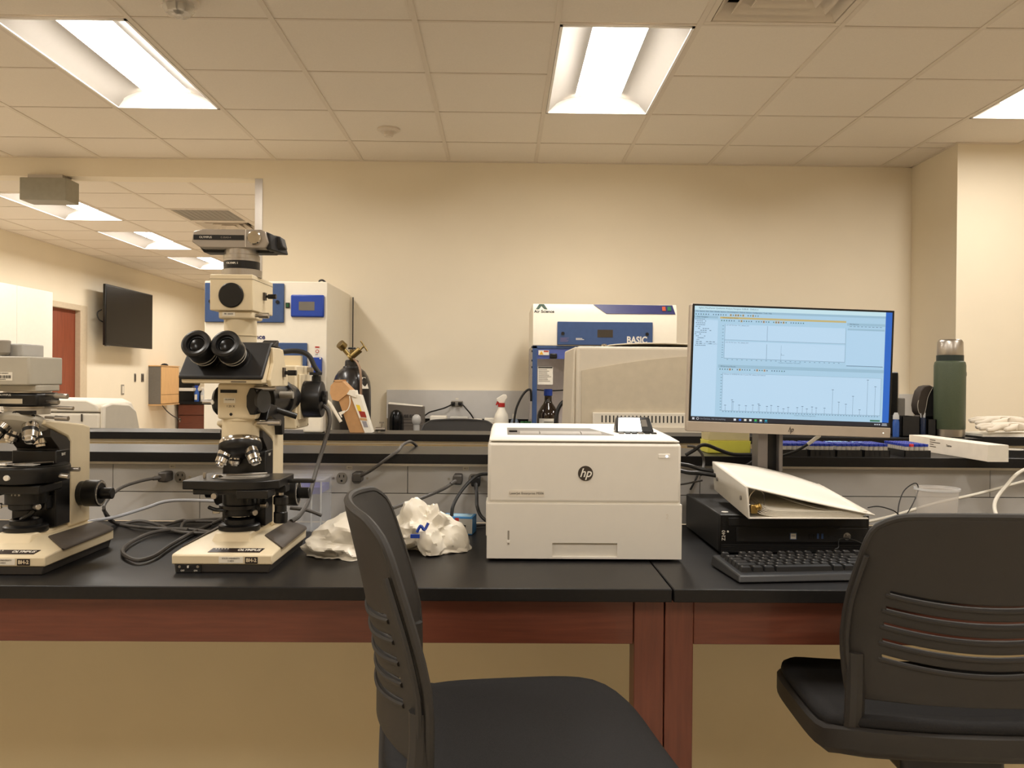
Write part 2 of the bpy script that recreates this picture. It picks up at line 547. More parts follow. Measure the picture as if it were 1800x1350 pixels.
# smoke detector and the clear dome at the top edge
t = thing('smoke_detector', 'small round white smoke detector on the lab ceiling', 'smoke detector', (-.711, 5.161, CEIL))
MB().lathe([(.07, .004), (.07, -.006), (.05, -.014), (.05, -.016)]).build('base', TBAR, t)
MB().lathe([(.03, -.014), (.03, -.034), (.022, -.045), (0, -.046)]).build('sensor_head', TBAR, t)
t = thing('strobe_light', 'clear faceted ceiling strobe cut off by the top edge of the photo', 'strobe light', (-1.327, 3.43, CEIL))
MB().lathe([(.08, .003), (.08, -.008), (.068, -.012)]).build('base', TBAR, t)
MB().lathe([(.062, -.01), (.066, -.03), (.05, -.055), (.02, -.066), (0, -.067)], n=9).build('lens', pm('strobe_clear', (235, 232, 226), .08, alpha=.35), t, ang=0)
s = MB()
for i in range(7):
    a = i * 2 * PI / 7
    s.hexa([(.03 * math.cos(a) + dx, .03 * math.sin(a) + dy, z) for z in (-.045, -.012) for dx, dy in ((-.01, -.01), (.01, -.01), (.01, .01), (-.01, .01))])
s.build('reflector', CHROME, t, ang=0)
# grey housing under the beam
t = thing('door_operator_box', 'grey metal housing hanging below the beam over the wide opening', 'housing', (-3.186, 5.93, 2.52))
MB().box(-.16, .16, -.09, .09, 0, .155).build('body', pm('housing_grey', (150, 146, 132), .5), t, bevel=.004)
MB().box(-.12, .12, -.06, .06, .155, .183).build('bracket', STEEL, t)
# ==== OBJECTS BELOW ====
# ------------------------------------------------------------------ lab tables
struct(MB().box(-2.7, 2.7, 2.20, 2.235, 0, .886).build('wall_knee', KNEE))
def lab_table(label, x0, x1, leg_l, leg_r):
    t = thing('lab_table', label, 'table', ((x0 + x1) / 2, 1.92, 0))
    cx, cy = (x0 + x1) / 2, 1.92
    MB().box(x0 - cx, x1 - cx, 1.568 - cy, 2.279 - cy, .889, BT).build('worktop', EPOXY, t, bevel=.002)
    ax0, ax1 = leg_l[1] + .001, leg_r[0] - .001
    MB().box(ax0 - cx, ax1 - cx, 1.602 - cy, 1.622 - cy, .800, .888).build('apron', WOOD, t, bevel=.0015)
    for a, b in (leg_l, leg_r):
        MB().box(a - cx, b - cx, 1.598 - cy, 1.655 - cy, 0, .888).build('leg', WOODV, t, bevel=.002)
    return t
lab_table('black-topped wooden lab table under the microscopes and printer', -2.62, .3215, (-2.60, -2.543), (.2555, .3125))
lab_table('black-topped wooden lab table under the computer monitor, at right', .3245, 2.62, (.3145, .369), (2.543, 2.60))

# ------------------------------------------------------------------ grey power raceway and the two ledges
rw = thing('power_raceway', 'grey power raceway with sockets running along the back of the tables', 'raceway', (0, 2.28, BT))
MB().box(-2.6, 2.6, .004, .08, .001, .164).build('back_channel', DGREY, rw)
us = [-2.6, -1.845, -1.05, -.255, .54, 1.335, 2.13, 2.6]
for a, b in zip(us, us[1:]):
    MB().box(a + .0008, b - .0008, -.002, .004, .0805, .154).build('panel', GREYP, rw, bevel=.0008)
ls = [-2.6, -1.61, -.816, -.016, .784, 1.584, 2.6]
for a, b in zip(ls, ls[1:]):
    MB().box(a + .0008, b - .0008, -.002, .004, .002, .0785).build('panel', GREYP, rw, bevel=.0008)
MB().box(-2.6, 2.6, -.012, .004, .155, .1635).build('aluminium_trim', pm('pale_aluminium', (226, 220, 210), .35, .3), rw)
OUTS = [-.911, -.868, -.433, -.392, -.119, -.076]
for x in OUTS:
    o = MB().prism([(x + .0145 * math.cos(a * PI / 12), .120 + .0165 * max(-.9, min(.9, math.sin(a * PI / 12)))) for a in range(24)], -.005, -.002, 'y').build('socket', OUTL, rw, bevel=.0008)
    sl = MB().box(x - .007, x - .0045, -.0056, -.0049, .122, .129).box(x + .0045, x + .007, -.0056, -.0049, .122, .129)
    sl.cyl((x, -.0056, .113), (x, -.0049, .113), .003, n=10)
    sl.build('slots', RUBBER, o)
for x in (-.89, -.4125, -.0975):
    p = MB().box(x - .008, x + .008, -.0028, -.0019, .1435, .1535).build('circuit_tag', PAPER, rw)
    text('4A 3', .005, (x, -.0029, .1485), INK, p)
for x in (-.936, -.843, -.455, -.364, -.143, -.052):
    MB().cyl((x, -.004, .120), (x, -.002, .120), .0032, n=10).build('screw', STEEL, rw)
ledge = tag(MB().box(-2.7, 2.7, 2.24, 2.51, 1.078, LT).build('reagent_ledge', EPOXY, bevel=.0015),
            'long narrow black ledge above the grey raceway, carrying the vial racks', 'shelf')
led2 = tag(MB().box(-2.9, 2.9, 3.05, 3.27, 1.078, LT).build('reagent_ledge', EPOXY, bevel=.0015),
           'second black ledge further back, carrying the torn carton and green flask', 'shelf')
rw2 = thing('power_raceway', 'cream-trimmed raceway under the second ledge, seen through the gap', 'raceway', (0, 3.09, 0))
MB().box(-2.8, 2.8, .004, .08, 0, 1.064).build('back_channel', WALL, rw2)
MB().box(-2.8, 2.8, -.004, .004, .99, 1.066).build('panel', WALL, rw2, bevel=.001)
MB().box(-2.8, 2.8, -.02, .004, 1.066, 1.0775).build('aluminium_trim', MATS['pale_aluminium'], rw2)

# far side of the double bench
t = thing('lab_bench', 'black-topped bench on the far side of the ledges under the grey instrument', 'bench', (0, 3.64, 0))
MB().box(-2.8, 2.8, -.365, .36, .889, BT).build('worktop', EPOXY, t, bevel=.002)
for i in range(7):
    x = -2.75 + i * .79
    cb = MB().box(x, x + .76, -.33, .28, .1, .888).build('cabinet', WOOD, t, bevel=.002)
    MB().box(x + .02, x + .74, .28, .30, .14, .86).build('cabinet_door', WOOD, cb, bevel=.002)
MB().box(-2.7, 2.75, -.28, .2, 0, .1).build('plinth', BLACK, t)

# bench along the back wall
t = thing('wall_bench', 'black-topped bench along the back wall between the two hoods', 'bench', (1.02, 5.55, 0))
MB().box(-1.80, 1.86, -.62, .36, .889, BT).build('worktop', EPOXY, t, bevel=.002)
MB().box(-1.82, 1.86, .315, .335, BT, 1.05).build('upstand', EPOXY, t)
for i in range(5):
    x = -1.79 + i * .725
    cb = MB().box(x, x + .72, -.55, .36, .1, .888).build('cabinet', WOOD, t, bevel=.002)
    MB().box(x + .02, x + .705, -.57, -.55, .14, .86).build('cabinet_door', WOOD, cb, bevel=.002)
MB().box(-1.8, 1.8, -.5, .3, 0, .1).build('plinth', BLACK, t)
t = thing('power_raceway', 'grey raceway panel on the back wall above the wall bench', 'raceway', (1.04, 5.885, 1.03))
us = [-1.845, -.3, 1.0, 1.845]
for a, b in zip(us, us[1:]):
    MB().box(a, b - .001, -.035, .03, 0, .198).build('panel', GREYP, t, bevel=.001)
x = -1.36
MB().box(x - .035, x + .045, -.042, -.035, .085, .125).build('socket', OUTL, t, bevel=.002)
MB().box(x - .005, x + .015, -.037, -.0352, .134, .144).build('circuit_tag', PAPER, t)
for dx, pts in ((-.022, [(0, 0, 0), (-.02, -.02, -.012), (-.06, -.03, -.03), (-.11, -.035, -.045), (-.16, -.03, -.06), (-.2, -.02, -.09)]),
                (.028, [(0, 0, 0), (.02, -.02, -.008), (.05, -.03, -.04), (.075, -.03, -.07), (.1, -.02, -.11)])):
    g = thing('plugged_cable', 'black plug and cord from the wall socket hanging to the %s' % ('left' if dx < 0 else 'right'), 'cord', (1.04 + x + dx, 5.84, 1.135))
    MB().box(-.014, .014, -.02, .003, -.012, .012).build('plug', RUBBER, g, bevel=.003)
    MB().tube([(a, b - .02, c) for a, b, c in pts], .005).build('cable', CABLEB, g)

# ------------------------------------------------------------------ tall white hood with blue panels (behind the microscopes)
def txt_block(parent, x, z, w, n, y, mat=WINK, h=.0035, gap=.0065):
    m = MB()
    for i in range(n):
        m.box(x, x + w * random.uniform(.6, 1), y - .0006, y, z - i * gap - h, z - i * gap)
    return m.build('small_print', mat, parent)
t = thing('filter_hood', 'tall white ductless hood with blue panels behind the centre microscope', 'fume hood', (-1.445, 5.13, 0))
MB().box(-.372, .372, 0, .77, .74, 1.892).build('body', HOODW, t, bevel=.006)
MB().box(-.37, .37, .02, .76, 0, .739).build('stand', GREYP, t, bevel=.004)
p = MB().box(-.366, .113, -.014, 0, 1.64, 1.878).build('upper_panel', BLUEP, t, bevel=.004)
for x in (-.33, .075):
    MB().cyl((x, -.02, 1.765), (x, -.014, 1.765), .011).build('knob', BLACK, p)
MB().box(.122, .146, -.006, 0, 1.73, 1.762).build('power_switch', BLACK, t)
MB().box(.126, .142, -.009, -.006, 1.735, 1.757).build('green_rocker', pm('green_rocker', (30, 84, 50), .3), t)
p = MB().box(.155, .357, -.018, 0, 1.675, 1.81).build('control_panel', BLUEB, t, bevel=.008)
MB().box(.205, .30, -.0195, -.018, 1.715, 1.768).build('display', pm('lcd_grey', (112, 106, 96), .3), p)
p2 = MB().box(-.10, .255, -.014, 0, 1.28, 1.518).build('lower_panel', BLUEP, t, bevel=.004)
MB().cyl((.18, -.02, 1.47), (.18, -.014, 1.47), .009).build('knob', BLACK, p2)
text('Air Science', .042, (-.098, -.001, 1.552), NAVY, t, bold=.0012)
p = MB().box(.283, .346, -.03, 0, 1.328, 1.43).build('sensor_box', BLUEB, t, bevel=.003)
for a in (.289, .340):
    for b in (1.334, 1.424):
        MB().cyl((a, -.032, b), (a, -.03, b), .005, n=8).build('screw', WHITEP, p)
MB().box(.288, .34, -.028, 0, 1.26, 1.318).build('sensor_cap', BLACK, p, bevel=.004)
lb = MB().box(.30, .33, -.0015, 0, 1.435, 1.50).build('warning_label', PAPER, t)
MB().box(.302, .328, -.0022, -.0014, 1.489, 1.498).build('red_band', pm('label_red', (176, 50, 40), .6), lb)
MB().cyl((.315, -.0024, 1.468), (.315, -.0014, 1.468), .011, n=16).build('red_ring', MATS['label_red'], lb)
MB().cyl((.315, -.0028, 1.468), (.315, -.0022, 1.468), .007, n=16).build('ring_centre', PAPER, lb)
txt_block(lb, .304, 1.452, .022, 2, -.0015, INK, .002, .005)
MB().tube([(.30, .1, 1.892), (.305, .1, 1.91), (.325, .1, 1.912), (.345, .1, 1.895)], .006).build('top_cable', CABLEB, t)
# thin dark pole between hood and wall
tag(MB().cyl((-1.045, 5.86, .0), (-1.045, 5.86, 1.87), .004, n=8).build('cable_drop', CABLEB), 'thin black cable running down the wall beside the tall hood', 'cable')

# ------------------------------------------------------------------ gas cylinder
t = thing('gas_cylinder', 'black gas cylinder with brass regulator beside the tall white hood', 'gas cylinder', (-.896, 5.0, 0))
MB().lathe([(.10, 0), (.114, .02), (.114, 1.20), (.113, 1.25), (.108, 1.285), (.096, 1.318), (.078, 1.346), (.056, 1.364), (.05, 1.368)], n=40).build('body', CYLB, t)
MB().lathe([(.054, 1.362), (.050, 1.376), (.041, 1.379), (.040, 1.408), (.034, 1.414)], n=28).build('neck_ring', CYLB, t)
MB().lathe([(.014, 1.41), (.014, 1.428), (.022, 1.43), (.022, 1.44), (.013, 1.444), (.013, 1.475)], n=18).build('valve', BRASS, t)
MB().lathe([(.022, 1.478), (.024, 1.482), (.022, 1.488)], n=18).build('valve_wheel', BLACK, t)
rg = MB().cyl((.004, -.04, 1.432), (.056, -.04, 1.476), .019).cyl((-.008, -.04, 1.423), (.004, -.04, 1.432), .028).build('regulator_body', BRASS, t, bevel=.002)
MB().cyl((.056, -.04, 1.476), (.078, -.04, 1.496), .006).build('adjusting_screw', BRASS, rg)
MB().cyl((.058, -.04, 1.526), (.098, -.04, 1.466), .0045).build('t_handle', BRASS, rg)
MB().cyl((-.062, -.055, 1.508), (-.04, -.035, 1.486), .027).build('gauge', BRASS, t, bevel=.002)
MB().cyl((-.055, -.04, 1.492), (-.004, -.04, 1.434), .012).build('gauge_stem', BRASS, t)
MB().tube([(.016, -.05, 1.42), (.035, -.055, 1.405), (.06, -.085, 1.37), (.072, -.105, 1.31), (.074, -.112, 1.22), (.072, -.113, 1.1), (.066, -.113, 1.0)], .007).build('hose', pm('copper_hose', (140, 112, 88), .5), t)
MB().hexa([(.078, -.088, 1.245), (.108, -.048, 1.245), (.108, -.043, 1.245), (.078, -.083, 1.245), (.066, -.078, 1.312), (.088, -.045, 1.312), (.088, -.04, 1.312), (.066, -.073, 1.312)]).build('label', PAPER, t)

# ------------------------------------------------------------------ BASIC hood at the back wall
t = thing('filter_hood', 'white benchtop hood with blue BASIC front panel on the wall bench', 'fume hood', (.6, 4.95, BT))
zz = lambda z: z - BT
up = MB().prism([(0, zz(1.507)), (0, zz(1.695)), (.03, zz(1.757)), (.70, zz(1.757)), (.70, zz(1.507))], -.424, .43, 'x').build('filter_housing', HOODW, t, bevel=.004)
# logo on the sloping fascia
sl = Vector((0, .03, .062)).normalized(); rotf = (math.atan2(.062, .03), 0, 0)
def fas(x, k, off=.002):     # point on the sloping fascia, k = 0 lower edge .. 1 upper edge
    return (x, .03 * k - off * .9, zz(1.695) + .062 * k + off * .44)
text('Air Science', .026, fas(-.357, .22), INK, up, rot=rotf, bold=.0005)
m = MB(); a = .026
for s in (-1, 1):
    q = [Vector(fas(-.372 + s * x, k)) for x, k in ((0, .95), (.014, .95), (.034, .45), (.016, .45), (0, .78))]
    m.add(q, [(0, 1, 2, 3, 4)])
m.build('logo_peak', pm('logo_green_grey', (52, 76, 62), .6), up, ang=0, solid=.0005)
q = [fas(-.065, .95, .003), fas(.405, .93, .003), fas(.418, .05, .003), (0.005, -.0027 + 0, zz(1.695) + .004)]
q[3] = fas(.01, .05, .003)
MB().add(q, [(0, 1, 2, 3)]).build('navy_fascia', NAVY, up, ang=0, solid=.002)
for x, c, n in ((.352, (190, 84, 50), 'orange_rocker'), (.384, (36, 110, 66), 'green_rocker')):
    pp = MB()
    pp.add([fas(x - .01, .35, .006), fas(x + .01, .35, .006), fas(x + .01, .75, .006), fas(x - .01, .75, .006)], [(0, 1, 2, 3)])
    pp.build(n, pm(n + '_mat', c, .4), up, ang=0, solid=.004)
pb = MB().box(-.279, .283, -.012, 0, zz(1.513), zz(1.650)).build('blue_panel', BLUEP, up, bevel=.003)
MB().box(-.043, .048, -.0132, -.012, zz(1.559), zz(1.604)).build('display', pm('lcd_dark', (62, 54, 44), .3), pb)
for x in (-.247, .25):
    MB().cyl((x, -.017, zz(1.58)), (x, -.012, zz(1.58)), .010, n=14).build('knob', BLACK, pb)
text('BASIC', .056, (.19, -.0125, zz(1.543)), WINK, pb, bold=.0018, sx=.82)
txt_block(pb, -.262, zz(1.555), .06, 4, -.0121, pm('dim_print', (110, 96, 130), .6))
txt_block(pb, -.17, zz(1.553), .06, 2, -.0121)
fr = MB()
for x in (-.424, .398):
    fr.box(x, x + .028, .0, .03, 0, zz(1.507))
fr.box(-.424, .426, .0, .03, zz(1.49), zz(1.507)).box(-.424, .426, 0, .03, 0, .02)
fr.build('front_frame', BLUEP, t, bevel=.002)
MB().box(-.424, .43, .69, .70, 0, zz(1.507)).build('back_panel', pm('hood_back_lilac', (214, 208, 212), .4), t)
for x in (-.424, .42):
    MB().box(x, x + .008, .03, .69, 0, zz(1.507)).build('side_pane', pm('side_pane_plastic', (210, 206, 200), .15, alpha=.35), t)
MB().box(-.396, .398, .004, .01, zz(1.43), zz(1.492)).build('tinted_window', pm('blue_tint_acrylic', (92, 110, 186), .15, alpha=.75), t)
MB().box(-.392, .398, .03, .69, .0005, .01).build('tray', HOODW, t)
lb = MB().box(-.389, -.327, -.003, 0, zz(1.452), zz(1.480)).build('warning_label', PAPER, t)
MB().prism([(-.384, zz(1.455)), (-.360, zz(1.455)), (-.372, zz(1.476))], -.0036, -.003, 'y').build('warning_triangle', pm('label_yellow', (226, 170, 40), .6), lb)
MB().box(-.358, -.33, -.0036, -.003, zz(1.47), zz(1.478)).build('red_band', MATS['label_red'], lb)
MB().box(-.323, -.279, -.014, .004, zz(1.432), zz(1.462)).build('latch', BLACK, t, bevel=.006)
sh = MB().box(-.392, -.302, .012, .014, zz(1.278), zz(1.383)).build('notice_sheet', PAPER, t)
MB().box(-.389, -.305, .011, .012, zz(1.375), zz(1.382)).build('notice_heading', INK, sh)
txt_block(sh, -.386, zz(1.368), .08, 9, .012, pm('grey_print', (130, 122, 114), .7), .003, .0085)
for z in (1.38, 1.42, 1.475, 1.5):
    MB().cyl((-.43, .012, zz(z)), (-.423, .012, zz(z)), .006, n=8).build('bolt', BLACK, t)

# amber bottle, cord and things on the wall bench
t = thing('reagent_bottle', 'big dark amber bottle with blue cap and white label under the BASIC hood', 'bottle', (.276, 5.06, BT + .011))
MB().lathe([(.06, 0), (.066, .006), (.066, .165), (.063, .185), (.045, .215), (.028, .24), (.022, .255), (.022, .285)], n=32).build('glass', AMBER, t)
MB().lathe([(.024, .285), (.026, .287), (.026, .322), (.022, .326)], n=20).build('cap', BLUEB, t)
lbm = MB().grid(lambda u, v: (.067 * math.sin(-.95 + u * 1.9), -.067 * math.cos(-.95 + u * 1.9), .035 + .115 * v), 14, 1)
lb = lbm.build('label', PAPER, t, ang=60)
MB().box(-.028, .028, -.0685, -.0675, .128, .132).box(-.03, .005, -.0685, -.0675, .108, .1105).box(-.03, -.01, -.0685, -.0675, .06, .063).build('label_print', INK, lb)
MB().tube([(-.035, -.066, .07), (-.02, -.069, .083), (-.012, -.069, .066), (0, -.07, .088), (.012, -.07, .072)], .0012, n=5).build('scribble', INK, lb)
t = thing('spray_bottle', 'white trigger spray bottle with red collar on the wall bench', 'spray bottle', (-.005, 5.2, BT))
MB().lathe([(.043, 0), (.045, .01), (.045, .15), (.04, .175), (.024, .205), (.018, .225)], n=24).build('bottle', WBOT, t)
MB().lathe([(.022, .222), (.022, .245)], n=16).build('collar', pm('red_plastic', (178, 44, 40), .4), t)
MB().prism([(-.03, .262), (-.03, .275), (.01, .30), (.03, .298), (.036, .28), (.024, .262), (.02, .245), (-.012, .245)], -.011, .011, 'y').build('sprayer_head', WBOT, t, bevel=.003)
MB().prism([(-.012, .25), (-.004, .262), (-.024, .265), (-.036, .235), (-.03, .23)], -.006, .006, 'y').build('trigger', MATS['red_plastic'], t)
t = thing('squat_bottle', 'small pale blue capped bottle right of the spray bottle', 'bottle', (.077, 5.22, BT))
MB().lathe([(.026, 0), (.027, .12), (.022, .14), (.012, .15)], n=20).build('bottle', pm('pale_blue_bottle', (150, 166, 190), .4, alpha=.85), t)
MB().lathe([(.012, .148), (.013, .15), (.012, .178)], n=14).build('cap', WBOT, t)
for i, x in enumerate((.125, .148, .172)):
    t = thing('specimen_jar', '%s small white jar with green lid before the BASIC hood' % ('left', 'middle', 'right')[i], 'jar', (x, 5.2 + .01 * (i % 2), BT), group='green-lidded jars')
    MB().lathe([(.01, 0), (.01, .118)], n=12).build('jar', WBOT, t)
    MB().lathe([(.0115, .118), (.0115, .134)], n=12).build('lid', pm('green_lid', (54, 122, 70), .4), t)
t = thing('magazine_file', 'dark grey printed folder leaning at the left end of the wall bench', 'folder', (-.615, 5.42, BT))
MB().hexa([(-.12, -.02, 0), (.118, -.02, 0), (.118, .07, 0), (-.12, .07, 0), (-.122, .0, .228), (.108, .0, .212), (.108, .08, .212), (-.122, .08, .228)]).build('cover', pm('folder_dark', (92, 84, 76), .45), t, bevel=.002)
MB().hexa([(-.118, .0, .2), (.1, .0, .2), (.1, .07, .2), (-.118, .07, .2), (-.12, .01, .238), (.1, .006, .218), (.1, .07, .218), (-.12, .07, .238)]).build('papers', PAPER, t)
text('USE ECHO', .026, (.03, -.0115, .15), INK, t, bold=.0008, rot=(PI / 2 - .09, 0, 0))
for z in (.13, .11, .09):
    MB().box(-.02, .1, -.0135 + z * .02, -.011, z - .002, z).build('print_line', INK, t)
t = thing('dome_stand', 'glossy black dome-topped stand in front of the dark folder', 'stand', (-.665, 5.28, BT))
MB().lathe([(.047, 0), (.047, .12), (.045, .15), (.036, .18), (.02, .195), (0, .2)], n=24).build('dome', GLASSD, t)
MB().lathe([(.052, 0), (.052, .012)], n=24).build('foot', BLACK, t)
tag(MB().lathe([(.0, .1), (.016, .102), (.026, .115), (.03, .135), (.026, .155), (.014, .167), (0, .17)], c=(0, 0, 0), n=18).lathe([(.02, 0), (.02, .104)], n=12).build('clear_globe', pm('frosted_globe', (200, 198, 194), .2, alpha=.75), loc=(-.535, 5.25, BT)), 'small frosted globe on a post right of the dark folder', 'globe')
for nm, lb, x0, x1, h, y in (('tissue_box', 'white printed carton beside the dark folder on the wall bench', -.47, -.357, .152, 5.47),
                             ('plastic_tray', 'pale grey tray box behind the far chair back', -.345, -.22, .145, 5.55),
                             ('glove_box', 'cream flat box in front of the pale tray', -.265, -.125, .135, 5.42),
                             ('glove_box', 'tan-edged flat box left of the spray bottle', -.12, -.045, .138, 5.5)):
    c = (x0 + x1) / 2
    t = thing(nm, lb, 'box', (c, y, BT))
    hw = (x1 - x0) / 2
    MB().box(-hw, hw, -.06, .06, 0, h - .03).build('carton', pm(nm + '_body', (222, 212, 196) if nm != 'plastic_tray' else (186, 184, 178), .6), t, bevel=.003)
    MB().box(-hw + .004, hw - .004, -.056, .056, h - .03, h).build('lid', PAPER if nm != 'plastic_tray' else MATS['plastic_tray_body'], t, bevel=.004)
    if nm == 'tissue_box':
        txt_block(t, -.045, h - .038, .08, 3, -.0601, pm('teal_print', (84, 110, 104), .6), .004, .011)

# cords beside the BASIC hood
tag(MB().tube([(.17, 4.935, 1.18), (.165, 4.925, 1.245), (.135, 4.925, 1.235), (.1, 4.93, 1.18), (.075, 4.93, 1.10), (.06, 4.94, .925)], .007).build('hood_cord', CABLEB), 'black cord looping from the left post of the BASIC hood', 'cord')
tag(MB().tube([(.31, 4.92, BT + .01), (.312, 4.9, 1.04), (.325, 4.9, 1.13), (.36, 4.9, 1.18), (.41, 4.9, 1.19), (.5, 4.92, 1.185), (.6, 4.94, 1.12)], .012).build('black_hose', CABLEB), 'thick black hose arching in front of the amber bottle', 'hose')
tag(MB().tube([(.2, 5.3, 1.245), (.28, 5.3, 1.238), (.36, 5.3, 1.24), (.45, 5.3, 1.25)], .004).build('thin_wire', CABLEB), 'thin black wire across the inside of the BASIC hood', 'wire')

# ------------------------------------------------------------------ laser printer
t = thing('laser_printer', 'white desktop laser printer with round hp emblem in the centre of the table', 'printer', (.179, 1.805, BT))
W = .209
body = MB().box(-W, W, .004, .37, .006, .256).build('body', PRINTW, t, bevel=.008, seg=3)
MB().box(-W + .001, W - .001, 0, .03, .1265, .2545).build('front_door', PRINTW, t, bevel=.006, seg=3)
# paper tray front with a real grip recess
tz0, tz1 = .006, .1235
gx0, gx1, gz0, gz1 = -.069, .071, .010, .040
dr = MB()
dr.box(-W - .001, gx0, -.002, .03, tz0, tz1).box(gx1, W + .001, -.002, .03, tz0, tz1).box(gx0, gx1, -.002, .03, gz1, tz1).box(gx0, gx1, -.002, .03, tz0, gz0)
tray = dr.build('paper_tray', PRINTW, t, ang=30)
MB().hexa([(gx0, .004, gz0), (gx1, .004, gz0), (gx1, .03, gz0), (gx0, .03, gz0), (gx0, .022, gz1), (gx1, .022, gz1), (gx1, .03, gz1), (gx0, .03, gz1)]).build('grip_recess', PRINTW, tray)
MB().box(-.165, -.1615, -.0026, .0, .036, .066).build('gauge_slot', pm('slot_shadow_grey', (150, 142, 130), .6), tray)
MB().box(-.1665, -.160, -.0032, .0, .040, .046).build('gauge_tab', PRINTT, tray)
text('2', .014, (.178, -.0022, .098), pm('embossed_white', (214, 206, 192), .5), tray)
for x in (-.19, .17):
    MB().box(x, x + .02, .02, .05, 0, .006).build('foot', BLACK, t)
# top lid: sloped rim, shallow well with grey output slot
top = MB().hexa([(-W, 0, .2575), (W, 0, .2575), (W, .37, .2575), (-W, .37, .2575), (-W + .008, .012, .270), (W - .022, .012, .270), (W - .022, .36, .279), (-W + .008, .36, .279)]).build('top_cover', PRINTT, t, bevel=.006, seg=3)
zt = lambda y: .270 + (y - .012) * .009 / .348
q = [(-.167, .025), (.066, .025), (.03, .20), (-.167, .20)]
MB().add([(x, y, zt(y) + .0006) for x, y in q], [(0, 1, 2, 3)]).build('output_well', PGREY, top, ang=0, solid=.001)
for a, b in ((-.14, -.097), (-.095, -.006), (-.004, .04)):
    MB().hexa([(a, .034, zt(.034)), (b, .034, zt(.034)), (b, .075, zt(.075)), (a, .075, zt(.075)), (a, .04, zt(.04) + .0035), (b, .04, zt(.04) + .0035), (b, .07, zt(.07) + .005), (a, .07, zt(.07) + .005)]).build('output_flap', pm('flap_grey', (150, 144, 134), .5), top)
MB().box(-.163, -.145, .08, .12, zt(.1), zt(.1) + .004).build('sensor_lever', BLACK, top)
# control panel with lit display
cp = MB().hexa([(.079, .09, .272), (.166, .09, .272), (.166, .14, .274), (.079, .14, .274), (.082, .105, .307), (.157, .105, .307), (.157, .128, .307), (.082, .128, .307)]).build('control_panel', BLACK, t, bevel=.004)
n = Vector((0, -.037, .015)).normalized()
def pan(u, v, off):
    x = .079 + u * (.087 - .011 * v) + .003 * v
    return (x, .09 + .015 * v - off, .272 + .035 * v + off * .35)
MB().add([pan(.05, .1, .0012), pan(.68, .1, .0012), pan(.68, .95, .0012), pan(.05, .95, .0012)], [(0, 1, 2, 3)]).build('display', emit_mat('printer_display', (255, 252, 246), 3.0), cp, ang=0)
MB().add([pan(.7, .4, .0013), pan(.86, .4, .0013), pan(.86, .85, .0013), pan(.7, .85, .0013)], [(0, 1, 2, 3)]).build('home_key', PGREY, cp, ang=0)
for i in range(12):
    x = .083 + (i % 6) * .0145; y = .066 + (i // 6) * .010
    MB().box(x, x + .011, y, y + .007, zt(y) - .001, zt(y) + .003).build('keypad_key', BLACK if i % 3 else PGREY, top)
# power button, emblem and model name
pb = MB().box(.158, .184, -.001, .002, .223, .2335).build('power_button', PRINTT, t, bevel=.002)
MB().cyl((.1765, -.002, .228), (.1765, -.001, .228), .0028, n=14).build('power_led', emit_mat('white_led', (235, 240, 255), 1.6), pb)
em = MB().cyl((.0015, -.0012, .190), (.0015, .001, .190), .0162, n=40).build('emblem', pm('emblem_dark', (58, 50, 42), .45), t)
text('hp', .0265, (.0012, -.0016, .1905), PRINTT, em, shear=.32, bold=.0003, sx=.95)
lbp = MB().box(-.163, -.087, -.0006, .001, .139, .153).build('model_plate', pm('plate_clear', (222, 214, 200), .35), t)
text('LaserJet Enterprise M506', .0072, (-.125, -.0008, .1462), pm('grey_ink', (84, 76, 66), .6), lbp)
MB().box(-.2125, -.208, .02, .09, .05, .125).build('side_door_edge', PRINTW, t, bevel=.002)

# ------------------------------------------------------------------ workstation tower lying flat
t = thing('computer_case', 'flat black desktop computer case lying under the white binder', 'computer', (.661, 2.06, BT))
ca = MB().box(-.169, .169, -.17, .17, .004, .091).build('case', pm('case_black', (32, 31, 31), .45), t, bevel=.003)
MB().box(-.169, .169, -.178, -.171, .004, .091).build('front_bezel', BLACK, t, bevel=.002)
MB().box(-.163, -.157, -.1785, -.178, .04, .085).build('vent_strip', RUBBER, t)
MB().box(-.15, .16, -.1795, -.178, .066, .084).build('optical_drive', BLACKM, t, bevel=.001)
MB().box(-.132, .165, -.1795, -.178, .030, .062).build('drive_cover', BLACKM, t, bevel=.001)
for i in range(4):
    MB().box(-.165, .165, -.179, -.178, .008 + i * .0045, .0105 + i * .0045).build('vent_slat', BLACKM, t)
for i in range(5):
    MB().box(-.163, -.157, -.1795, -.178, .065 + i * .004, .067 + i * .004).build('side_slot', RUBBER, t)
text('Z240', .011, (-.1605, -.1792, .044), WINK, t, rot=(PI / 2, -PI / 2, 0))
MB().cyl((-.151, -.180, .053), (-.151, -.178, .053), .0022, n=10).build('power_led', WINK, t)
st = MB().box(-.011, .004, -.1798, -.178, .036, .051).build('processor_sticker', pm('sticker_blue', (70, 96, 140), .4), t)
MB().box(-.0095, .0025, -.1802, -.1797, .0375, .0495).build('sticker_face', PAPER, st)
text('intel', .0048, (-.0035, -.1803, .0445), NAVY, st)
for x, c in ((.03, BLACK), (.04, BLACK), (.050, BLUEP), (.060, BLUEP)):
    MB().box(x, x + .0045, -.1798, -.178, .038, .050).build('usb_port', c, t)
for x in (.076, .091):
    MB().cyl((x, -.1798, .044), (x, -.178, .044), .0022, n=10).build('audio_jack', RUBBER, t)
hp = MB().cyl((.118, -.1805, .044), (.118, -.178, .044), .0082, n=24).build('emblem', pm('silver_emblem', (190, 186, 180), .3, .8), t)
text('hp', .0135, (.1178, -.1808, .0442), BLACK, hp, shear=.32)
MB().cyl((-.148, -.14, .091), (-.148, -.14, .0915), .008, n=16).build('round_sticker', WINK, t)

